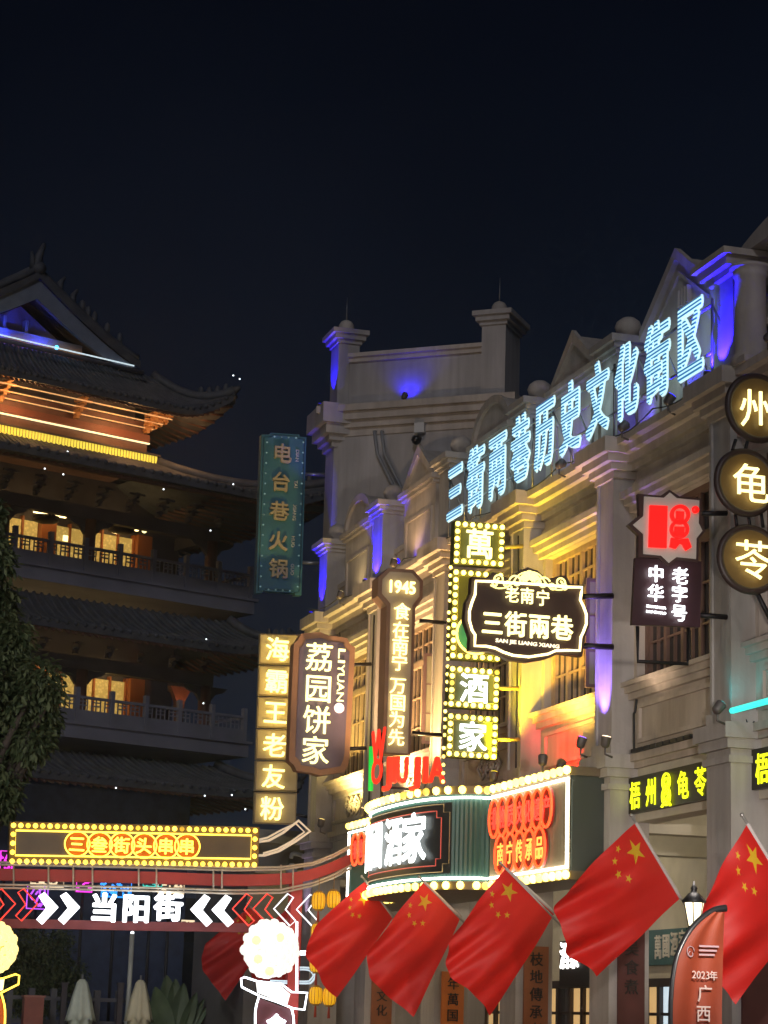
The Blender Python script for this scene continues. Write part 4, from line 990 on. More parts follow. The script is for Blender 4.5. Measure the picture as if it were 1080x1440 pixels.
# ================================================================ feather banner
yb = 21.5; fr = perp(yb)
t = thing('feather_banner', fr.pt(*fr.px(950, 1460)), 'orange red feather banner on a curved black pole beside the lantern', 'banner')
pole = [(1021, 1277), (1005, 1280), (988, 1291), (973, 1306), (962, 1324), (953, 1345), (948, 1370), (945, 1400), (944, 1450), (943, 1700)]
pp_ = smooth_path(fr.pxs(pole), 5)
MB().ftube(fr, pp_, 0, .036, False, 8).build('pole', mat('black_plastic', (.02, .02, .022), .3), t)
rt = fr.pxs([(1019, 1281), (1018, 1300), (1017, 1340), (1015, 1400), (1014, 1450), (1014, 1640)]); rt = smooth_path(rt, 6)
def at_v(path, v):
    for a, b in zip(path, path[1:]):
        if (a[1]-v)*(b[1]-v) <= 0 and a[1] != b[1]: return a[0] + (b[0]-a[0])*(v-a[1])/(b[1]-a[1])
    return path[-1][0]
vt, vb = fr.px(1010, 1283)[1], .35
def fs(a, b):
    v = vt + (vb - vt)*b; l = at_v(pp_, v); r_ = at_v(rt, v); return fr.pt(l + (r_ - l)*a, v, .02 + .022*math.sin(9*a + 3*b)*math.sin(math.pi*a) + .02*math.sin(5*b + 4*a))
def feather_mat():
    return mat('banner_cloth', (.42, .075, .032), .6, var=.3, vscale=1.6, transl=.25)
MB().grid(fs, 14, 60).build('cloth', feather_mat(), t)
bw = mat('banner_print', (.72, .55, .5), .6)
m = MB(); a, b = fr.mpp(980, 1370)
u, v = fr.px(984, 1371); put_text(m, fr, '2023', u - 3*a, v, 11*b, .07, .004, .004, -.03, 1, width=24*a); put_char(m, fr, '年', u + 15*a, v - .5*b, 13*b, 14*b, .07, .004, .015)
u, v = fr.px(987, 1397); put_char(m, fr, '广', u, v, 24*b, 25*b, .07, .004, .01)
u, v = fr.px(985, 1425); put_char(m, fr, '西', u, v, 24*b, 25*b, .07, .004, .01)
u, v = fr.px(985, 1453); put_char(m, fr, '美', u, v, 24*b, 25*b, .07, .004, .01)
m.build('lettering', bw, t)
m = MB(); u, v = fr.px(967, 1338); m.ftube(fr, arc(u, v, 5*a, 7*b, 0, 300, 14), .075, .005, False, 4); m.ftube(fr, arc(u, v - 4*b, 3*a, 4*b, 90, 400, 10), .075, .005, False, 4)
for k in range(3): u, v = fr.px(993, 1331 + 6*k); m.fbox(fr, u - 14*a, u + (14 - 3*k)*a, v - 1.3*b, v + 1.3*b, .068, .072)
m.build('emblem', mat('banner_print_dim', (.5, .33, .36), .6), t)

# ================================================================ street arch with neon
ya = 46.75; fr = perp(ya, R(-1.2)); fr.o = Vector((-4, ya, 0))
ARCHR = mat('arch_red', (.50, .05, .045), .5, var=.15)
AR = thing('street_arch', fr.pt(0, 0), 'red curved steel arch with pale tubes spanning the street below the gold marquee sign', 'arch')
def P(x, y, n=0): return fr.pt(*fr.px(x, y, n), n)
bt = smooth_path(fr.pxs([(-60, 1229), (60, 1231), (200, 1234), (330, 1238), (400, 1236), (440, 1229), (470, 1218), (500, 1204), (530, 1186)]), 6)
hh = fr.mpp(200, 1234)[1]*8
m = MB()
for n0 in (-.18, .18):
    pass
L = bt; k = len(L); V = []
for u, v in L: V += [fr.pt(u, v - hh, -.15), fr.pt(u, v - hh, .15), fr.pt(u, v + hh, .15), fr.pt(u, v + hh, -.15)]
F_ = []
for i in range(k-1): F_ += [(4*i + j, 4*i + (j+1) % 4, 4*i + 4 + (j+1) % 4, 4*i + 4 + j) for j in range(4)]
m.add(V, F_ + [(0, 1, 2, 3), (4*k-4, 4*k-3, 4*k-2, 4*k-1)]); m.build('beam', ARCHR, AR)
m = MB(); lo = smooth_path(fr.pxs([(-60, 1296), (60, 1298), (200, 1301), (330, 1303), (400, 1305)]), 4)
V = []
for u, v in lo: V += [fr.pt(u, v - hh*.8, -.75), fr.pt(u, v - hh*.8, -.55), fr.pt(u, v + hh*.8, -.55), fr.pt(u, v + hh*.8, -.75)]
k = len(lo); F_ = []
for i in range(k-1): F_ += [(4*i + j, 4*i + (j+1) % 4, 4*i + 4 + (j+1) % 4, 4*i + 4 + j) for j in range(4)]
m.add(V, F_ + [(0, 1, 2, 3), (4*k-4, 4*k-3, 4*k-2, 4*k-1)]); m.build('lower_beam', mat('arch_dull_red', (.20, .03, .035), .6, var=.2), AR)
TUB = mat('pale_tube', (.55, .50, .42), .35, metal=.3)
m = MB()
for dy, dx in ((-14, 0), (14, 0), (18.5, 0), (-17.5, 0)):
    m.tube([P(x, y + dy*(1 if x < 420 else .9), .22) for x, y in ((-60, 1229), (60, 1231), (200, 1234), (330, 1238), (395, 1237), (440, 1229), (470, 1217), (500, 1201), (525, 1186))], .026, 6)
for x in (19, 68, 103, 130, 195, 220, 300, 312, 395, 412): m.tube([P(x, 1216, .22), P(x, 1250, .22)], .02, 5)
m.build('tube_rail', TUB, AR)
m = MB()
m.tube(fr and [P(x, y, .1) for x, y in ((362, 1184), (378, 1182), (398, 1171), (420, 1154), (436, 1169), (416, 1183), (392, 1197), (372, 1203), (362, 1203))], .03, 6)
m.tube([P(x, y, .1) for x, y in ((362, 1181), (376, 1178), (396, 1167), (416, 1158), (428, 1170), (410, 1183), (390, 1194), (370, 1200))], .022, 6)
m.build('ribbon_tube', emit('cream_tube', (.9, .72, .5), .55), AR)
for x in (416, -40):
    u, v = fr.px(x, 1240); MB().fbox(fr, u - .12, u + .12, 0, v, -.12, .12).build('post', ARCHR, AR)

def nsign(name, label, cat='sign', loc=(0, 0), group=None): return thing(name, P(*loc), label, cat, group)
st = nsign('street_name_sign', 'white neon street name between white arrows with red and white outline chevrons beside them', 'neon sign', (190, 1300))
for ch, x, y in (('当', 146, 1276), ('阳', 191, 1277.5), ('街', 236.5, 1275)):
    chars_px(MB(), fr, [(ch, x, y)], 42, .3, .08, .03).build('character', WHITE, st)
def chev(x, y, d, k=1.0):
    return [(x + d*a*k, y + b*k) for a, b in ((-13, -17), (-5, -22), (14.5, -1), (-8, 23), (-16, 16), (-2, 0))]
for x, y, d in ((67, 1277, 1), (97.5, 1277, 1), (282, 1280, -1), (312, 1280.5, -1)):
    MB().prism(fr, fr.pxs(chev(x, y, d), .3), .3, .36).build('arrow', WHITE, st)
CHR = emit('chevron_red', (1.0, .06, .04), 1.3); CHW = emit('chevron_white', (.9, .93, 1.0), 1.6)
for x, y, d, mt in ((38, 1272, 1, CHR), (7, 1272, 1, CHR), (341, 1279, -1, CHR), (370, 1279, -1, CHR), (399, 1279, -1, CHW), (431, 1280, -1, CHW)):
    MB().ftube(fr, fr.pxs(chev(x, y, d), .3), .33, .018, True, 5).build('chevron', mt, st)

# --- gold marquee sign on the arch
gm = nsign('gold_marquee_sign', 'long gold sign edged with yellow bulbs, six ringed neon characters in its middle', 'sign', (190, 1222))
q4 = fr.pxs([(14, 1155), (365, 1163), (363, 1221), (12, 1216)], .2)
MB().prism(fr, q4, -.1, .2).build('box', mat('gold_box', (.16, .11, .03), .5, var=.15), gm)
ip = fr.pxs([(22, 1168), (353, 1175), (352, 1208), (21, 1203)], .2)
MB().prism(fr, ip, .2, .215).build('panel', mat('gold_panel', (.11, .075, .04), .35, var=.2), gm)
MB().ftube(fr, ip, .24, .018, True, 5).build('neon_border', emit('neon_gold_line', (1.0, .70, .08), 3.0), gm)
a4 = [(19, 1160.5), (359, 1168), (357.5, 1216), (17, 1211)]
def ed(a, b, n_): return [(a[0] + (b[0]-a[0])*k/n_, a[1] + (b[1]-a[1])*k/n_) for k in range(n_)]
bl = ed(a4[0], a4[1], 33) + ed(a4[1], a4[2], 4) + ed(a4[2], a4[3], 33) + ed(a4[3], a4[0], 4)
bulb_row(gm, BULBO, .052, [P(x, y, .23) for x, y in bl])
NG = emit('neon_gold', (1.0, .66, .07), 3.4); ORB = mat('orange_disc', (.42, .10, .012), .5)
its = [('三', 108, 1187), ('叁', 139.5, 1188), ('街', 171, 1188.5), ('头', 202, 1189.5), ('串', 233, 1190), ('串', 262.5, 1190.5)]
for k, (ch, x, y) in enumerate(its):
    u, v = fr.px(x, y, .2); a, b = fr.mpp(x, y, .2)
    d = MB().lathe(fr.pt(u, v, .21 + .003*(k % 2)), [(17*a, 0), (17*a, .02)], 28, fr.N).build('disc', ORB, gm)
    MB().ftube(fr, arc(u, v, 17.5*a, 17.5*b, 0, 360, 30)[:-1], .27, .016, True, 5).build('neon_ring', NG, d)
    chars_px(MB(), fr, [(ch, x, y)], 24, .28, .03, .02).build('character', NG, d)
m = MB()
for x in (68, 195, 300): m.tube([P(x, 1218, .0), P(x, 1228, .0)], .03, 6)
m.build('support', GREYM, gm)

# --- flower sculptures on the arch posts
def flower(cx, cy_, rad, fm_, tubem, panel, label, right):
    t = nsign('flower_sculpture', label, 'neon sculpture', (cx, 1440)); a, b = fr.mpp(cx, cy_); rnd = random.Random(int(cx) + 11)
    c = Vector(P(cx, cy_, .5)); m = MB()
    MB().ball(c, rad*a*.82, n=14, m=8).build('blossom_core', emit('core_' + panel, (1.0, .80, .70) if right else (1.0, .55, .12), .55), t); core = MB()  # dimmer core puts shading into the gaps between petals
    for k in range(120):
        z = 1 - 2*(k + .5)/120; ph = k*2.39996; r_ = math.sqrt(1 - z*z); d = Vector((r_*math.cos(ph), r_*math.sin(ph), z))
        if d.dot(fr.N) < -.35: continue
        q = c + d*rad*a*(.82 + .1*rnd.random()); core.ball(q, rad*a*rnd.uniform(.14, .21), n=7, m=5)
    core.build('blossom', fm_, t)
    for x, y in ((6, 18), (-26, -20), (-8, -40), (-30, 12)): MB().ball(c + fr.N*rad*a*.86 + fr.U*x*a*.9 + Z*y*b*.8, rad*a*.17, n=8, m=5).build('blossom_heart', emit('heart_' + panel, (1.0, 1.0, .45), 1.2), t)
    def T(L, r_=.03, n_=.45, closed=False): return [fr.pt(*fr.px(cx + x, cy_ + y, n_), n_) for x, y in L]
    v = MB()
    sash = [(-41, 42), (-36, 40), (-18, 46), (16, 50), (30, 61), (52, 62), (48, 86), (32, 84), (10, 75), (-14, 67), (-40, 54)]
    if not right: sash = [(-x, y - 4) for x, y in sash]
    v.tube(T(sash), .021, 6, True)
    pot = [(-16, 68), (-21, 90), (-19, 130), (-10, 165), (22, 165), (32, 130), (33, 100), (30, 84)]
    if not right: pot = [(-x, y - 4) for x, y in pot]
    v.tube(T(smooth_path(pot, 4)), .021, 6)
    v.build('neon_tube', tubem, t)
    sp = MB(); sp.prism(fr, [fr.px(cx + (x if right else -x), cy_ + y - (0 if right else 4), .38) for x, y in [(-20, 47), (14, 52), (28, 64), (24, 78), (8, 72), (-18, 62)]], .36, .40); sp.build('glowing_band', fm_ if right else WARMW, t)
    pb = MB(); pb.prism(fr, [fr.px(cx + (x if right else -x), cy_ + y, .3) for x, y in [(-16, 70), (-20, 92), (-18, 130), (-8, 163), (20, 163), (31, 130), (32, 100), (29, 86)]], .27, .32); pb.build('pot_panel', mat('pot_panel_' + panel, (.12, .03, .04) if right else (.5, .10, .01), .5), t)
    e = MB(); put_char(e, fr, '食', *fr.px(cx + (8 if right else -8), cy_ + 107, .34), 28*b, 30*b, .34, .03, .04); e.build('character', tubem, t)
    ps = MB(); u, vv = fr.px(cx + (8 if right else -8), cy_ + 160); ps.fbox(fr, u - .2, u + .2, 0, vv, .1, .5); ps.build('pedestal', ARCHR, t)
    return t
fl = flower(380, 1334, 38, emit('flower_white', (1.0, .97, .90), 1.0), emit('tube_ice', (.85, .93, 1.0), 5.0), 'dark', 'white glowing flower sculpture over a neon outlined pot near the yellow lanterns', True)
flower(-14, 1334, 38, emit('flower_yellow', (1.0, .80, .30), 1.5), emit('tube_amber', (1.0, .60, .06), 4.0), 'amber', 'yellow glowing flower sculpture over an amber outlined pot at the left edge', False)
m = MB(); TI = emit('tube_ice', (.85, .93, 1.0), 5.0)
m.tube([P(417, 1296, .1), P(417, 1395, .1)], .035, 6); m.tube([P(417, 1338, .1), P(434, 1338, .1)], .018, 5); m.tube([P(417, 1342, .1), P(434, 1342, .1)], .018, 5)
m.build('side_tube', TI, fl)
m = MB(); hook = [(404, 1361), (434, 1361), (442, 1367), (443, 1374), (438, 1381), (430, 1383), (380, 1382)]
m.tube([P(x, y, .05) for x, y in smooth_path(hook, 4)], .022, 6); m.tube([P(x + (-2 if x > 430 else 0), y + (3 if y < 1370 else -3), .05) for x, y in smooth_path(hook, 4)], .018, 6)
m.build('hook_tube', emit('tube_soft', (.6, .75, .85), .9), fl)

# --- yellow lanterns
LYE = emit('paper_yellow', (1.0, .50, .012), .72)
k = 0
pos = ['left of the top pair', 'right of the top pair', 'left of the second pair', 'right of the second pair', 'left of the third pair', 'right of the third pair', 'left of the lowest pair', 'right of the lowest pair']
yl = 45.6; fl_ = perp(yl)
for x, y in ((448, 1267), (469, 1265), (447, 1311), (467, 1310), (445, 1355), (465, 1355), (444, 1400), (463, 1401.5)):
    u, v = fl_.px(x, y); a = fl_.mpp(x, y)[0]; c = fl_.pt(u, v)
    t = thing('paper_lantern', c, 'yellow paper lantern, ' + pos[k], 'lantern', 'yellow paper lanterns hung in pairs'); k += 1
    prof = [(.42, -1), (.78, -.9), (.95, -.55), (1.0, 0), (.95, .55), (.78, .9), (.42, 1)]; H = 11.5*a; Wd = 9.6*a
    V = []; ns = 24
    for r_, h_ in prof: V += [c + Vector((math.cos(2*math.pi*j/ns)*Wd*r_*(1 if j % 2 else .95), math.sin(2*math.pi*j/ns)*Wd*r_*(1 if j % 2 else .95), h_*H)) for j in range(ns)]
    F_ = [(i*ns + j, i*ns + (j+1) % ns, (i+1)*ns + (j+1) % ns, (i+1)*ns + j) for i in range(6) for j in range(ns)]
    MB().add(V, F_).build('shade', LYE, t)
    rb = MB()
    for j in range(12): an = math.pi*2*j/12 + .1; rb.tube([c + Vector((math.cos(an)*Wd*r_*1.01, math.sin(an)*Wd*r_*1.01, h_*H)) for r_, h_ in prof], .006, 4)
    rb.build('ribs', mat('lantern_rib', (.30, .12, .01), .6), t)
    m = MB(); m.lathe(c + Z*H, [(.075, -.01), (.075, .03)], 12); m.lathe(c - Z*H, [(.075, -.03), (.075, .01)], 12); m.tube([c + Z*H, c + Z*(H + .32)], .008, 4); m.build('cap', mat('lantern_cap', (.35, .2, .03), .5), t)
    MB().lathe(c - Z*(H + .26), [(.03, 0), (.02, .2), (.008, .26)], 6).build('tassel', mat('tassel_red', (.4, .05, .02), .8), t)

# --- distant neon signs beyond the arch: strokes of coloured tube
def scribble(cx, cy_, w_, h_, mt, label, seed, D=66.0, dens=16):
    f2 = perp(D); rnd = random.Random(seed); t = thing('distant_neon_sign', f2.pt(*f2.px(cx, cy_)), label, 'neon sign', 'coloured neon signs glimpsed behind the arch')
    m = MB(); a = f2.px(cx - w_/2, cy_ + h_/2, -.06); b = f2.px(cx + w_/2, cy_ - h_/2, -.06)
    MB().fbox(f2, a[0], b[0], a[1], b[1], -.14, -.06).build('panel', mat('neon_back', (.03, .025, .035), .6), t)
    for k in range(dens):
        x = cx - w_/2 + w_*(.08 + .84*rnd.random()); y = cy_ - h_/2 + h_*(.12 + .76*rnd.random())
        dx, dy = rnd.choice(((w_*.16, 0), (0, h_*.3), (w_*.10, h_*.14), (-w_*.10, h_*.14)))
        m.tube([f2.pt(*f2.px(x - dx/2, y - dy/2)), f2.pt(*f2.px(x + dx/2, y + dy/2))], .028, 5)
    u0, v0, u1, v1 = a[0] + .03, a[1] + .03, b[0] - .03, b[1] - .03
    m.ftube(f2, [(u0, v0), (u1, v0), (u1, v1), (u0, v1)], 0, .024, True, 5); m.build('neon_tube', mt, t)
    pm = MB(); pm.tube([f2.pt((u0+u1)/2, 0, -.2), f2.pt((u0+u1)/2, v1, -.2)], .05, 6); pm.build('post', DARKM, t)
NB = emit('neon_blue', (.03, .30, 1.0), 1.8); NP = emit('neon_purple', (.55, .10, 1.0), 1.4); NM = emit('neon_magenta', (1.0, .05, .8), 1.5); ND = emit('neon_deep_blue', (.08, .05, 1.0), 2.0); NC = emit('neon_pale', (.9, .7, .45), 1.2)
scribble(163, 1251, 46, 22, NB, 'bright blue neon above the first white character', 1, dens=30)
scribble(8, 1214, 22, 36, NM, 'magenta neon at the left edge under the gold sign', 2, dens=14)
scribble(52, 1262, 34, 34, NP, 'purple neon behind the first white arrow', 3, dens=14)
scribble(393, 1252, 30, 18, ND, 'deep blue neon to the left of the lanterns', 4, dens=16)
scribble(428, 1246, 9, 8, ND, 'small deep blue neon beside the top lantern', 14, dens=6)
scribble(333, 1245, 20, 12, NM, 'small magenta neon above the red chevrons', 5, dens=9)
scribble(310, 1244, 22, 10, NB, 'small blue neon between two magenta neons', 6, dens=9)
scribble(66, 1243, 50, 10, NC, 'pale amber neon line above the first arrows', 7, dens=16)
scribble(282, 1299, 58, 7, NC, 'thin pale neon line under the right white arrows', 8, dens=18)
scribble(240, 1249, 40, 16, NC, 'pale neon above the third white character', 9, dens=12)

scribble(118, 1247, 26, 16, NM, 'thin magenta neon between the first arrows and the first white character', 21, dens=8)
scribble(214, 1243, 30, 10, emit('neon_teal', (.05, .8, .7), 1.2), 'small teal neon above the second white character', 22, dens=8)
scribble(358, 1246, 22, 14, NP, 'purple neon above the right red chevrons', 23, dens=10)
# --- grey dome lamp on a gooseneck and low roof behind the arch
g = thing('dome_lamp', P(411, 1240, -2), 'pale grey bottle-shaped lamp on a curved arm behind the arch', 'lamp')
fa = perp(54.0)
def Q(x, y, n=0): return fa.pt(*fa.px(x, y, n), n)
m = MB(); m.tube([Q(x, y) for x, y in smooth_path([(409, 1207), (411, 1201), (418, 1201), (430, 1206), (436, 1215), (437, 1240), (437, 1440)], 4)], .05, 8); m.build('arm', mat('pale_grey_paint', (.45, .47, .48), .5), g)
c = Q(410, 1228); MB().lathe(c - Z*.22, [(.10, -.1), (.13, -.05), (.14, .30), (.10, .40), (.05, .46)], 14).build('shade', mat('pale_grey_paint', (.45, .47, .48), .5), g)
lb = thing('low_shop', Q(440, 1400, -3), 'low grey shop behind the arch with a stepped roof edge and a yellow lit column', 'building')
a = fa.px(352, 1166, -2.0); b = fa.px(512, 1250, -2.0)
m = MB(); m.fbox(fa, a[0], b[0], 0, a[1] - .35, -8, -2.0); m.build('wall', mat('shop_wall_grey', (.20, .19, .18), .8, var=.25, vscale=1), lb)
m = MB(); m.fbox(fa, a[0] - .3, b[0], a[1] - .35, a[1] - .18, -8, -1.5); m.fbox(fa, a[0] - .15, b[0], a[1] - .18, a[1], -8, -1.8); m.fbox(fa, a[0], b[0], a[1] - 1.12, a[1] - 1.0, -2.0, -1.3); m.build('roof_edge', mat('shop_trim_grey', (.24, .23, .22), .7, var=.2), lb)
m = MB(); a = fa.px(440, 1190, -1.6); b = fa.px(455, 1300, -1.6); m.fbox(fa, a[0], b[0], 0, a[1], -1.95, -1.55); m.fbox(fa, a[0] - .12, b[0] + .12, a[1], a[1] + .14, -1.98, -1.45); m.build('column', mat('ochre_paint', (.42, .34, .12), .7), lb)
light('POINT', Q(447, 1260, -.6), 25, (1, .78, .3), lb, size=.1)

# ================================================================ low things at the bottom left
fp = perp(60.0)
CLO = mat('parasol_canvas', (.60, .58, .46), .8, var=.1, transl=.1)
def parasol(x, ytop, w_, label, tone):
    mt = mat('parasol_canvas_' + tone, (.72, .80, .66) if tone == 'green' else (.80, .74, .50), .8, var=.12)
    u, v = fp.px(x, ytop); a = fp.mpp(x, ytop)[0]; c = fp.pt(u, 0, 0)
    t = thing('closed_parasol', c, label, 'parasol', 'closed parasols by the pavilion'); w_ *= a
    ns = 28; prof = [(.20, v), (.42, v - .08), (.66, v - .42), (.98, v - .82), (1.10, v - .98), (.80, v - 1.02), (.88, v - 1.4), (1.0, v - 2.2)]
    V = []
    for i, (r_, h_) in enumerate(prof):
        for j in range(ns):
            f = 1 + (.16 if j % 4 == 0 else (-.12 if j % 4 == 2 else 0))*(1 if i > 1 else .3); V.append(c + Vector((math.cos(2*math.pi*j/ns)*w_*.5*r_*f, math.sin(2*math.pi*j/ns)*w_*.5*r_*f, h_ - (.10 if i in (3, 4) and j % 4 == 0 else 0))))
    F_ = [(i*ns+j, i*ns+(j+1) % ns, (i+1)*ns+(j+1) % ns, (i+1)*ns+j) for i in range(len(prof)-1) for j in range(ns)] + [list(range(ns))[::-1]]
    MB().add(V, F_, True).build('canvas', mt, t)
    MB().tube([c, c + Z*(v + .12)], .03, 8).build('pole', mat('pole_grey', (.25, .25, .25), .5), t)
parasol(116, 1377, 36, 'greenish white closed parasol, left of the pair', 'green'); parasol(198, 1378, 34, 'cream closed parasol by the leafy plant', 'cream')
t = thing('lamp_pole', Q(184, 1400, -6), 'slim pale leaning pole between the closed parasols', 'pole')
m = MB(); m.tube([fp.pt(fp.px(180, 1400, -1)[0] - .05, 0, -1), fp.pt(*fp.px(181, 1400, -1), -1), fp.pt(*fp.px(186, 1313, -1), -1)], .065, 8); m.build('pole', mat('pole_pale', (.55, .57, .5), .5), t); MB().ball(fp.pt(*fp.px(186, 1312, -1), -1), .05).build('tip', WHITE, t)
LEAF = mat('banana_leaf', (.10, .15, .075), .5, var=.3, vscale=3)
t = thing('banana_plant', fp.pt(*fp.px(245, 1440)), 'broad leaved green plant beside the cream closed parasol', 'plant'); c = fp.pt(fp.px(245, 1440)[0], .0)
rnd = random.Random(3)
def blade(base, tip, w_, bend):
    base, tip = Vector(base), Vector(tip); ax = tip - base; sd = ax.cross(fp.N).normalized()
    def fn(a, b): 
        wv = w_*math.sin(math.pi*min(1, b*.94 + .05))**.7; return base + ax*b + sd*(a - .5)*2*wv + fp.N*(bend*b*b + .12*abs(a - .5)) - Z*(.25*b*b*abs(bend))
    return fn
lv = MB()
for dx, top, wd, bd in ((-1, 1371, .17, .1), (6, 1376, .15, -.1), (12, 1381, .15, .25), (22, 1393, .10, .3), (-12, 1386, .16, .3), (30, 1402, .07, .2), (35, 1410, .06, .1), (24, 1405, .06, -.2), (-20, 1402, .13, .2)):
    u, v = fp.px(236 + dx*1.1, top); lv.grid(blade(c + fp.U*(dx*.006) + Z*.9, fp.pt(u + dx*.012, v, rnd.uniform(-.2, .2)), wd*1.7, bd*.5), 6, 14)
lv.build('leaves', LEAF, t); MB().tube([c, c + Z*1.3], .12, 8, r1=.06).build('stem', mat('plant_stem', (.08, .09, .04), .7), t)
t = thing('notice_box', fp.pt(*fp.px(47, 1440)), 'dull red upright notice box beside the amber outlined pot', 'box'); a = fp.px(35, 1402); b = fp.px(60, 1440)
MB().fbox(fp, a[0], b[0], 0, a[1], -.4, 0).build('body', mat('dull_red_box', (.34, .11, .08), .6, var=.2), t)
m = MB(); m.fbox(fp, a[0] - .03, b[0] + .03, a[1], a[1] + .05, -.43, .03); m.build('lid', mat('dull_red_lid', (.42, .18, .14), .6), t)
for x, y, lb_ in ((91, 1385, 'dark wooden post left of the greenish white parasol'), (170, 1385, 'dark wooden post just left of the cream parasol')):
    t = thing('wooden_post', fp.pt(*fp.px(x, 1440, -.8)), lb_, 'post', 'dark wooden posts of the railing'); u, v = fp.px(x, y, -.8)
    m = MB(); m.fbox(fp, u - .07, u + .07, 0, v, -.9, -.76); m.build('shaft', mat('dark_wood', (.07, .06, .065), .7), t); m = MB(); m.fbox(fp, u - .09, u + .09, v, v + .06, -.92, -.74); m.build('cap', mat('dark_wood', (.07, .06, .065), .7), t)
t = thing('stone_railing', fp.pt(-4, 0, -1.2), 'low grey stone railing running behind the closed parasols', 'railing'); m = MB(); r_ = MB()
u0, u1 = fp.px(-20, 1428, -1.2)[0], fp.px(345, 1428, -1.2)[0]; vv = 1.95
r_.fbox(fp, u0, u1, vv, vv + .10, -1.28, -1.12); r_.fbox(fp, u0, u1, vv - .6, vv - .5, -1.28, -1.12); r_.build('rail', mat('railing_stone', (.11, .11, .125), .8, var=.2), t)
for k in range(13): u = u0 + (u1-u0)*k/12; m.fbox(fp, u - .08, u + .08, 0, vv + .3, -1.3, -1.1)
m.build('railing_posts', mat('railing_stone', (.11, .11, .125), .8, var=.2), t)
# ================================================================ the dark pavilion tower on the left
CP = Vector((1.727, 73.437, 0)); PF = Fr(CP, (.93188, .36276, 0), (.36276, -.93188, 0))
PV = thing('pavilion_tower', CP, 'dark many-tiered timber pavilion with upturned eaves, lit rooms and glowing eave strips', 'pagoda')
WD = mat('pavilion_timber', (.10, .085, .095), .7, var=.25, vscale=1.5); WDR = mat('pavilion_red_wood', (.17, .085, .07), .6, var=.2)
PST = mat('pavilion_stone', (.20, .20, .25), .8, var=.2, vscale=1); TILE = mat('pavilion_tile', (.085, .09, .105), .65, var=.35, vscale=3, bump=.3)
UL = -15.3; DEP = 13.0
def tier(ui0, ui1, ni, oh, zi, zo, up, name, ribs=True, ubreak=None):
    """A skirt roof: front and right slopes meeting in an upturned corner."""
    def front(s, t, off=0.0):
        a0, a1 = ui0 - oh*t, ui1 + oh*t; u = a0 + (a1 - a0)*s
        e_ = max(0, 1 - (1 - s)*7)**2 + max(0, 1 - s*7)**2
        z = zi + (zo - zi)*(1 - (1 - t)**1.7*1.0) + up*e_*t**2
        return PF.pt(u, z + off, ni + oh*t + .25*e_*t)
    def side(s, t, off=0.0):
        b0, b1 = ni + oh*t, ni - DEP - oh*t; n_ = b0 + (b1 - b0)*s; e_ = max(0, 1 - s*7)**2
        z = zi + (zo - zi)*(1 - (1 - t)**1.7) + up*e_*t**2
        return PF.pt(ui1 + oh*t + .25*e_*t, z + off, n_)
    m = MB()
    for f in (front, side):
        m.grid(lambda a, b: f(a, b), 60, 10); m.grid(lambda a, b: f(a, b, -.22), 60, 10)
        m.grid(lambda a, b: f(a, 1, -.22*b), 60, 1)
        nr = 56
        for k in range(nr + 1): m.tube([f(k/nr, j/6, .03) for j in range(7)], .055, 5)
        for k in range(nr + 1): p = f(k/nr, 1, .0); m.ball(p, .08, n=6, m=4)
    m.build(name, TILE, PV)
    h = MB(); h.tube([front(1, j/10, .14) for j in range(11)], .16, 8); 
    for j in (6, 7, 8, 9): p = front(1, j/10, .30); h.ball(p, .10, .10, .2, n=6, m=4)
    h.tube([front(1, 1, .1), front(1, 1, .25) + PF.U*.15 + PF.N*.15], .14, 6, r1=.07); h.build('hip_ridge', TILE, PV)
    r_ = MB()
    n_ = 70
    for k in range(n_): 
        s = k/n_; r_.tube([front(s, .35, -.3), front(s, .97, -.3)], .05, 4)
        if s > .85: pass
    for k in range(40): s = k/40; r_.tube([side(s, .35, -.3), side(s, .97, -.3)], .05, 4)
    r_.build('rafters', WDR, PV)
    return front
# --- bodies
def storey(u0, u1, n1, z0, z1, name, mt=WD): return MB().fbox(PF, u0, u1, z0, z1, n1 - DEP, n1).build(name, mt, PV)
ub0, ub1 = -12.35, -2.95
storey(ub0 + .3, ub1 - .3, -.35, 20.85, 22.3, 'eave_wall')
storey(ub0, ub1, 0, 19.2, 20.85, 'upper_wall', WDR)
storey(UL, 0, -2.3, 14.6, 19.2, 'storey_wall'); storey(UL, 0, -2.3, 9.5, 14.4, 'storey_wall'); storey(UL + .3, -.3, -.4, 0, 9.4, 'base_wall', mat('base_wall_dark', (.075, .10, .18), .85, var=.3))
# floors with balustrades
def balcony(zt, name):
    m = MB(); m.fbox(PF, UL - 1, .75, zt - .48, zt - .06, -DEP, 1.3); m.fbox(PF, UL - 1.05, .85, zt - .06, zt + .03, -DEP, 1.38); m.build('floor_slab', PST, PV)
    rl = MB(); n0 = 1.2
    rl.fbox(PF, UL, .65, zt + .78, zt + .86, n0 - .06, n0 + .06); rl.fbox(PF, UL, .65, zt + .03, zt + .42, n0 - .05, n0 + .05)
    for side_ in (0,): rl.fbox(PF, .57, .69, zt + .78, zt + .86, -DEP, n0 - .06); rl.fbox(PF, .58, .68, zt + .03, zt + .42, -DEP, n0 - .05)
    k = 0; u = UL
    while u < .6:
        rl.fbox(PF, u, u + .03, zt + .42, zt + .78, n0 - .02, n0 + .02)
        if k % 3 == 1: rl.fbox(PF, u - .12, u + .15, zt + .56, zt + .60, n0 - .021, n0 + .021); rl.fbox(PF, u - .12, u + .15, zt + .68, zt + .71, n0 - .021, n0 + .021)
        u += .16; k += 1
    ro = rl.build('balustrade', PST, PV)
    for k in range(11):
        u = .65 - 1.27*k; MB().fbox(PF, u - .12, u + .02, zt + .03, zt + 1.12, n0 - .08, n0 + .08).build('railing_post', PST, ro)
    return ro
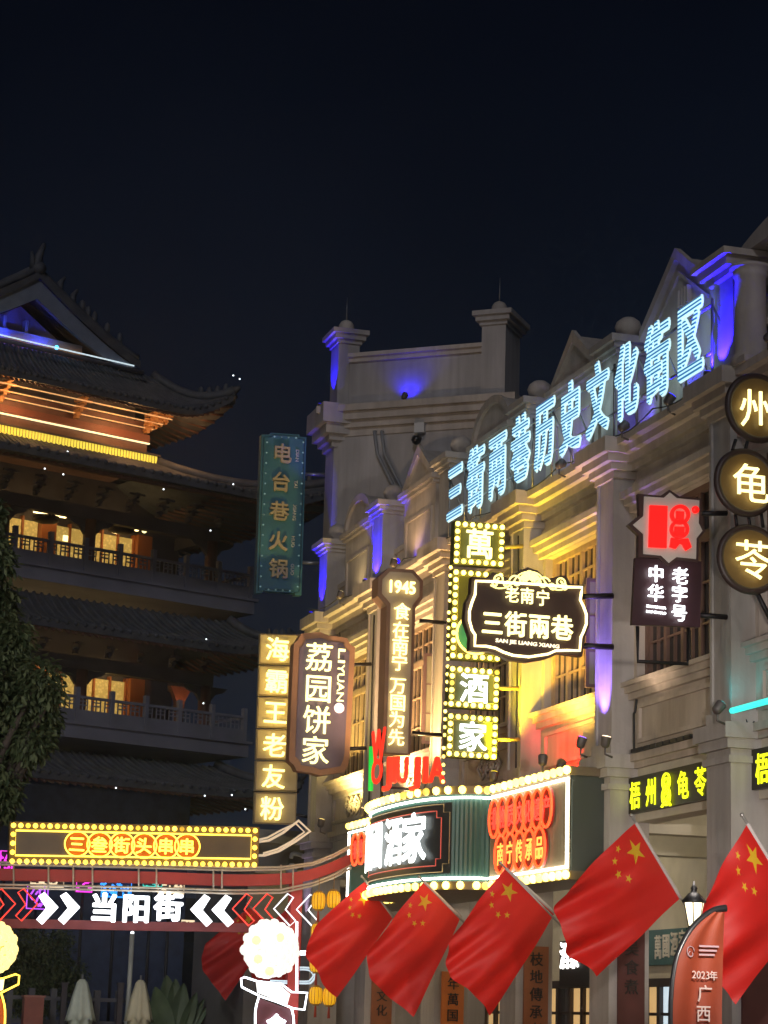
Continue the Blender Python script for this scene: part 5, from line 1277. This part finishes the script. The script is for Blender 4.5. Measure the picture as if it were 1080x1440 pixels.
balcony(15.2, ''); balcony(10.45, '')
for zt, zh in ((15.2, 17.25), (10.45, 12.35)):
    for u in (0, -4.75, -7.9, -11, -15.2):
        MB().tube([PF.pt(u - .12, zt, -.12), PF.pt(u - .12, zh, -.12)], .21, 10).build('column', WDR, PV)
    m = MB(); m.fbox(PF, UL, .12, zh, zh + .42, -.30, .0); m.fbox(PF, -.2, .12, zh, zh + .42, -DEP, -.30)
    for u in (-4.87, -8.02, -.12):
        m.prism(PF, [(u - .9, zh), (u - .2, zh), (u - .2, zh - .5), (u - .4, zh - .25), (u - .7, zh - .16)], -.2, -.08)
        m.prism(PF, [(u + .9, zh), (u + .2, zh), (u + .2, zh - .5), (u + .4, zh - .25), (u + .7, zh - .16)], -.2, -.08)
    m.build('beam', WD, PV)
# lit rooms: glowing lattice screens, red columns, ceiling lamp strips
def screen_mat():
    m = bpy.data.materials.new('lit_screen'); m.use_nodes = True; t = m.node_tree; b = t.nodes['Principled BSDF']
    c = t.nodes.new('ShaderNodeTexCoord'); v = t.nodes.new('ShaderNodeTexVoronoi'); v.inputs['Scale'].default_value = 9
    t.links.new(c.outputs['Object'], v.inputs['Vector']); r = t.nodes.new('ShaderNodeValToRGB')
    r.color_ramp.elements[0].color = (.85, .58, .16, 1); r.color_ramp.elements[1].color = (.45, .28, .06, 1); r.color_ramp.elements[1].position = .55
    t.links.new(v.outputs['Distance'], r.inputs[0]); t.links.new(r.outputs[0], b.inputs['Emission Color']); b.inputs['Emission Strength'].default_value = .75
    b.inputs['Base Color'].default_value = (.4, .3, .12, 1); return m
SCR = screen_mat(); STRIP = emit('ceiling_strip', (1.0, .72, .30), 5.0)
SCOL = mat('screen_column', (.42, .13, .04), .5)
for z0, z1, rng in ((15.25, 17.5, (-14, -1.35)), (10.5, 12.6, (-14, -1.35))):
    m = MB(); k = 0; u = rng[1] - .62
    cols_ = MB()
    while u > rng[0]:
        w_ = .56
        MB().fbox(PF, u - w_, u, z0, z1 - .12, -2.28, -2.2).build('lit_screen', SCR, PV)
        cols_.fbox(PF, u, u + .06, z0, z1, -2.29, -2.1); u -= w_ + .06; k += 1
        if k % 6 == 5: cols_.fbox(PF, u - .55, u, z0, z1, -2.3, -1.9); u -= .55
    cols_.fbox(PF, rng[1] - .56, rng[1], z0, z1, -2.3, -1.9); cols_.build('screen_columns', SCOL, PV)
    for a, b in ((-6.1, -4.9), (-3.4, -2.1), (-9.5, -7)): MB().fbox(PF, a, b, z1 + .05, z1 + .10, -1.7, -1.6).build('ceiling_strip', STRIP, PV)
    light('POINT', PF.pt(-3.2, z1 - .3, -1.3), 14, (1, .62, .2), PV, size=.1); light('POINT', PF.pt(-6.3, z1 - .3, -1.3), 14, (1, .62, .2), PV, size=.1)
MB().ball(PF.pt(*PF.px(203, 746, -1), -1), .09).build('spot_lamp', WARMW, PV)
for x, y in ((92, 757), (82, 963)): MB().fbox(PF, PF.px(x - 3, y, -1.85)[0], PF.px(x + 3, y, -1.85)[0], PF.px(x, y + 4, -1.85)[1], PF.px(x, y - 4, -1.85)[1], -1.88, -1.82).build('wall_lamp', WARMW, PV)
for x in (65, 171): u, v = PF.px(x, 728 + (x - 65)*.14, -.8); MB().lathe(PF.pt(u, v, -.8), [(.1, .1), (.42, .05), (.45, -.12), (.2, -.18)], 6).build('palace_lantern', mat('lantern_dark', (.03, .015, .015), .6), PV)
# --- roofs
t1 = tier(ub0, ub1, .15, 1.85, 22.35, 21.0, .75, 'upper_eave_roof')
t2 = tier(UL + 2.7, -2.7, .35, 4.4, 19.35, 17.9, .85, 'middle_eave_roof')
t3 = tier(UL, -.05, 1.0, 1.5, 14.35, 13.3, .5, 'lower_eave_roof')
t4 = tier(UL, -.05, .6, 1.9, 9.6, 8.7, .5, 'lowest_eave_roof')
# gable roof above the top skirt
uc = (ub0 + ub1)/2; hw = 3.95
pr_ = lambda s: (uc + hw*s, 22.42 + 2.2*(1 - abs(s))**1.25)
top = [pr_(-1 + 2*k/32) for k in range(33)]
m = MB(); V = []
for u, v in top: V += [PF.pt(u, v + .30, .55), PF.pt(u, v + .30, -DEP + .5)]
m.add(V, [(2*k, 2*k+1, 2*k+3, 2*k+2) for k in range(32)], True)
V = []
for u, v in top: V += [PF.pt(u, v + .30, .55), PF.pt(u, v + .05, .55)]
m.add(V, [(2*k, 2*k+1, 2*k+3, 2*k+2) for k in range(32)])
for sgn in (-1, 1):
    m.tube([PF.pt(uc + sgn*hw*j/16, pr_(j/16)[1] + .42, .35) for j in range(17)], .13, 6)
    for k in range(30):
        n_ = .3 - k*.4; m.tube([PF.pt(uc + sgn*hw*j/8, pr_(j/8)[1] + .34, n_) for j in range(9)], .06, 4)
    for j in (7, 8, 9, 11, 13): m.ball(PF.pt(uc + sgn*hw*j/16, pr_(j/16)[1] + .68, .35), .10, .10, .22, n=6, m=4)
m.tube([PF.pt(uc, 25.02, .6), PF.pt(uc, 25.02, -DEP)], .2, 8); m.build('gable_roof', TILE, PV)
m = MB()
m.tube([PF.pt(uc, 24.9, .3), PF.pt(uc + .05, 25.5, .3), PF.pt(uc + .22, 25.95, .3)], .20, 6, r1=.07); m.tube([PF.pt(uc - .12, 25.0, .3), PF.pt(uc - .22, 25.6, .3)], .13, 6, r1=.05); m.build('ridge_ornament', TILE, PV)
for du in (1.05, 1.55): m = MB(); m.tube([PF.pt(uc + du + .2, pr_((du + .2)/hw)[1] + .4, -.4), PF.pt(uc + du + .25, pr_(du/hw)[1] + 1.15, -.4), PF.pt(uc + du + .4, pr_(du/hw)[1] + 1.35, -.4)], .15, 6, r1=.05); m.build('ridge_ornament', TILE, PV)
bb_ = [(u, v + .06) for u, v in top]; inn = [(uc + (u - uc)*.80, 22.42 + (v - 22.42)*.72) for u, v in top]
m = MB(); m.prism(PF, bb_[:17] + inn[:17][::-1], .30, .45); m.prism(PF, bb_[16:] + inn[16:][::-1], .30, .45); m.build('bargeboard', mat('bargeboard', (.20, .23, .30), .7, var=.15), PV)
m = MB(); m.prism(PF, [(uc - hw*.9, 22.5)] + inn[1:-1] + [(uc + hw*.9, 22.5)], -.9, -.6); m.build('gable_wall', mat('gable_wall', (.30, .22, .26), .8), PV)
m = MB(); m.fbox(PF, uc - 2.6, uc + 2.2, 22.75, 23.05, -.6, -.3)
for u in (-1.5, -.7, .1): m.fbox(PF, uc + u, uc + u + .12, 23.05, 23.5, -.6, -.4)
m.build('gable_beam', mat('gable_beam', (.4, .38, .4), .7), PV)
MB().tube([PF.pt(uc - 3.9, 22.5, .55), PF.pt(uc + 3.7, 22.5, .55)], .024, 6).build('light_strip', emit('strip_ice', (.75, .92, 1.0), .9), PV)
MB().tube([PF.pt(uc - 3.9, 22.28, .75), PF.pt(uc + 3.95, 22.28, .75)], .07, 6).build('eave_moulding', PST, PV)
for k, (u, e_) in enumerate(((uc - .9, 60), (uc + .6, 30))): light('SPOT', PF.pt(u, 22.62, .1), e_, (.03, .06, 1.0), PV, PF.pt(u - .2, 23.4, -.6), 150, .8, .05)
MB().ball(PF.pt(uc + 1.05, 22.68, .05), .07).build('blue_lamp', emit('lamp_blue', (.05, .45, 1.0), 5.0), PV)
# glowing strips of the upper storey
MB().fbox(PF, ub0, ub1 + .05, 20.10, 20.14, .02, .10).build('light_strip', emit('strip_warm', (1.0, .80, .42), 1.6), PV)
MB().fbox(PF, ub0, ub1 + .22, 19.42, 19.66, .28, .36).build('light_strip', emit('strip_yellow', (1.0, .74, .08), 1.1), PV)
m = MB()
for k in range(86): u = ub1 + .2 - .11*k; m.fbox(PF, u, u + .012, 19.42, 19.66, .36, .38)
m.fbox(PF, ub0, ub1 + .3, 19.66, 19.72, .2, .42); m.build('strip_fins', WD, PV)
m = MB(); m.fbox(PF, ub0, ub1 + .06, 20.18, 20.42, 0, .06); m.build('wall_band', mat('band_red', (.24, .085, .06), .6), PV)
# stepped bracket sets under the eaves
def bracket_set(u, z, s, n0, name, mt, steps=3):
    m = MB()
    for k in range(steps):
        m.fbox(PF, u - .09*s, u + .09*s, z + .30*s*k, z + .30*s*k + .16*s, n0, n0 + (.35 + .34*k)*s)
        m.fbox(PF, u - (.20 + .13*k)*s, u + (.20 + .13*k)*s, z + .30*s*k + .16*s, z + .30*s*k + .26*s, n0 + (.25 + .34*k)*s - .08*s, n0 + (.25 + .34*k)*s + .08*s)
        m.fbox(PF, u - .12*s, u + .12*s, z + .30*s*k + .26*s, z + .30*s*(k + 1), n0 + (.25 + .34*k)*s - .12*s, n0 + (.25 + .34*k)*s + .12*s)
    return m.build(name, mt, PV)
BRW = mat('bracket_gold_wood', (.60, .30, .12), .6, var=.2)
for u in (-3.05, -5.75, -8.55, -11.3): bracket_set(u, 20.45, .62, .0, 'bracket_set', BRW, 4)
for k in range(5): bracket_set(-3.05 + .16*k, 20.45 + .10*k, .5, -.1 + .05*k, 'bracket_set', BRW, 3)
m = MB()
for k in range(3):
    z = 20.60 + .17*k; n_ = .18 + .22*k
    m.tube([PF.pt(ub0, z, n_), PF.pt(ub1 + .1 + .22*k, z, n_)], .022, 5)
m.build('glow_line', emit('glow_line', (1.0, .55, .22), .75), PV)  # thin lines with a warm emission of their own
for k in range(9): bracket_set(-.1 - 1.16*k, 17.70, .62, .0, 'bracket_set', WD, 3)
for k in range(8): bracket_set(-.4 - 1.22*k, 12.80, .60, .0, 'bracket_set', WD, 2)
light('POINT', PF.pt(-4.4, 20.45, 1.1), 75, (1, .5, .18), PV, size=.1); light('POINT', PF.pt(-8.2, 20.45, 1.1), 75, (1, .5, .18), PV, size=.1); light('POINT', PF.pt(-2.3, 20.4, 1.3), 40, (1, .5, .18), PV, size=.08)
# pin-point lamps along the dark roofs
tl = MB()
PIN = emit('pin_lamp', (.85, .93, 1.0), 3.0)
for x, y, n_ in ((52, 638, 1), (95, 635, 1), (63, 659, 2), (89, 667, 2), (328, 681, 2.5), (292, 678, 1.5), (230, 688, 2.3), (53, 872, 1.6), (112, 881, 1.6), (189, 891, 1.6), (290, 899, 1.6), (286, 989, -.2), (296, 746, .1), (70, 1096, .8), (163, 1108, 2.2), (288, 1119, 2.2), (326, 1118, 2.3), (345, 1138, 2.3), (328, 528, 2.6), (337, 533, 2.7)):
    MB().ball(PF.pt(*PF.px(x, y, n_ + .5), n_ + .5), .027, n=6, m=4).build('pin_lamp', PIN, PV)
MB().tube([PF.pt(*PF.px(66, 1078, .5), .5), PF.pt(*PF.px(290, 1100, .5), .5)], .02, 5).build('thin_line', emit('thin_line', (.5, .5, .6), .25), PV)
# uplit bracket on the lower balcony
m = MB(); u = PF.px(252, 980, -1.2)[0]; m.prism(PF, [(u - .12, 10.4), (u + .12, 10.4), (u + .16, 11.9), (u + .42, 12.4), (u - .42, 12.4), (u - .16, 11.9)], -1.3, -1.1); m.build('uplit_column', WDR, PV)
light('SPOT', PF.pt(u, 11.5, -.4), 30, (1, .35, .12), PV, PF.pt(u, 12.4, -1.2), 80, .8, .05)

# dark distant block and wood behind everything
fd = perp(105.0)
t = thing('distant_building', fd.pt(-5, 0), 'dark low distant building beyond the arch', 'building')
a = fd.px(-80, 1330); b = fd.px(560, 1330); m = MB(); m.fbox(fd, a[0], b[0], 0, 5.0, -6, 0); m.build('wall', mat('distant_dark', (.14, .17, .26), .9, var=.3, vscale=.6), t)
m = MB(); m.prism(fd, [(a[0] - .6, 5.0), (b[0] + .6, 5.0), (b[0] - 2, 7.0), (a[0] + 2, 7.0)], -6.5, .5); m.build('roof', TILE, t)

# ================================================================ trees
BARK = mat('bark', (.07, .055, .045), .9, var=.3, bump=.5, vscale=6)
def leaf_mat(name, c1, c2):
    m = bpy.data.materials.new(name); m.use_nodes = True; t = m.node_tree; b = t.nodes['Principled BSDF']
    g = t.nodes.new('ShaderNodeNewGeometry'); r = t.nodes.new('ShaderNodeValToRGB'); r.color_ramp.elements[0].color = (*c1, 1); r.color_ramp.elements[1].color = (*c2, 1)
    t.links.new(g.outputs['Random Per Island'], r.inputs[0]); t.links.new(r.outputs[0], b.inputs['Base Color']); b.inputs['Roughness'].default_value = .5; b.inputs['Specular IOR Level'].default_value = .3
    tr = t.nodes.new('ShaderNodeBsdfTranslucent'); t.links.new(r.outputs[0], tr.inputs[0]); mx = t.nodes.new('ShaderNodeMixShader'); mx.inputs[0].default_value = .25
    t.links.new(b.outputs[0], mx.inputs[1]); t.links.new(tr.outputs[0], mx.inputs[2]); t.links.new(mx.outputs[0], t.nodes['Material Output'].inputs[0]); return m
TL = leaf_mat('tree_leaf', (.04, .065, .028), (.15, .185, .09))
def tree(base, clumps, nleaf, size, label, seed, droop=.5):
    rnd = random.Random(seed); base = Vector(base); t = thing('street_tree', base, label, 'tree')
    hub = base + Z*(min(c[0].z for c in clumps) - base.z)*.8
    tk = MB(); tk.tube([base, base + (hub - base)*.5 + Vector((.1, 0, 0)), hub], .22, 9, r1=.13)
    for c, r_ in clumps: md = (hub + c)/2 + Vector((rnd.uniform(-.2, .2), rnd.uniform(-.2, .2), .2)); tk.tube([hub, md, c], .09, 6, r1=.02)
    tk.build('trunk', BARK, t)
    vs, fs = [], []; tot = sum(r_**2 for _, r_ in clumps)
    for c, r_ in clumps:
        for k in range(int(nleaf*r_**2/tot)):
            d = Vector((rnd.gauss(0, 1), rnd.gauss(0, 1), rnd.gauss(0, 1))).normalized(); p = c + d*r_*(rnd.random()**.38)*rnd.uniform(.75, 1.08)
            ax = (d*.6 + Vector((rnd.uniform(-1, 1), rnd.uniform(-1, 1), rnd.uniform(-1, .5) - droop))).normalized(); sd = ax.cross(Vector((rnd.uniform(-1, 1), rnd.uniform(-1, 1), 1))).normalized(); s = size*rnd.uniform(.6, 1.3)
            b = len(vs); nn = ax.cross(sd)
            vs += [p, p + ax*s*.5 + sd*s*.2 - nn*s*.05, p + ax*s, p + ax*s*.5 - sd*s*.2 - nn*s*.05]; fs += [(b, b+1, b+2), (b, b+2, b+3)]
    m = MB(); m.v = vs; m.f = fs; m.sm = [False]*len(fs); m.build('crown', TL, t); return t
ft = perp(27.0); rnd = random.Random(5); cl = []
for x, y, r_ in ((-28, 735, .26), (-38, 780, .42), (-16, 800, .30), (-14, 850, .36), (-34, 860, .55), (12, 905, .34), (-6, 930, .48), (48, 960, .28), (56, 1010, .29), (26, 985, .42), (36, 1050, .31), (6, 1050, .44), (12, 1100, .25), (-14, 1110, .36), (-60, 960, .65), (-60, 1070, .55), (-75, 820, .55), (6, 868, .2), (67, 985, .17), (-6, 718, .14), (0, 1132, .2), (52, 1040, .2)):
    for k in range(2): u, v = ft.px(x, y); cl.append((ft.pt(u, v, rnd.uniform(-.5, .5)), r_*rnd.uniform(.8, 1.1)))
tree(ft.pt(ft.px(-60, 1400)[0], 0), cl, 36000, .105, 'drooping leafy dark green tree at the left edge in front of the pavilion', 2)
# dark bush and tree shapes below the arch
fb = perp(64.0); cl = []
for x, y, r_ in ((30, 1330, .8), (70, 1345, .7), (100, 1370, .5), (60, 1390, .9), (20, 1390, .9), (-10, 1340, .9), (85, 1320, .4)): cl.append((fb.pt(*fb.px(x, y)), r_))
tree(fb.pt(fb.px(45, 1440)[0], 0), cl, 9000, .16, 'dark tree below the arch behind the closed parasols', 4)
# ================================================================ faint haze, added to stand in for lens veil and sign glow
hm = bpy.data.materials.new('haze_air'); hm.use_nodes = True; ht = hm.node_tree; ht.nodes.clear()
ho = ht.nodes.new('ShaderNodeOutputMaterial'); hv = ht.nodes.new('ShaderNodeVolumePrincipled')
hv.inputs['Color'].default_value = (.72, .82, 1.0, 1); hv.inputs['Density'].default_value = 0.0011; hv.inputs['Anisotropy'].default_value = 0.84
ht.links.new(hv.outputs[0], ho.inputs['Volume'])
tag(MB().box(-420, 420, -80, 920, -1.7, 28.0).build('haze', hm), kind='stuff')
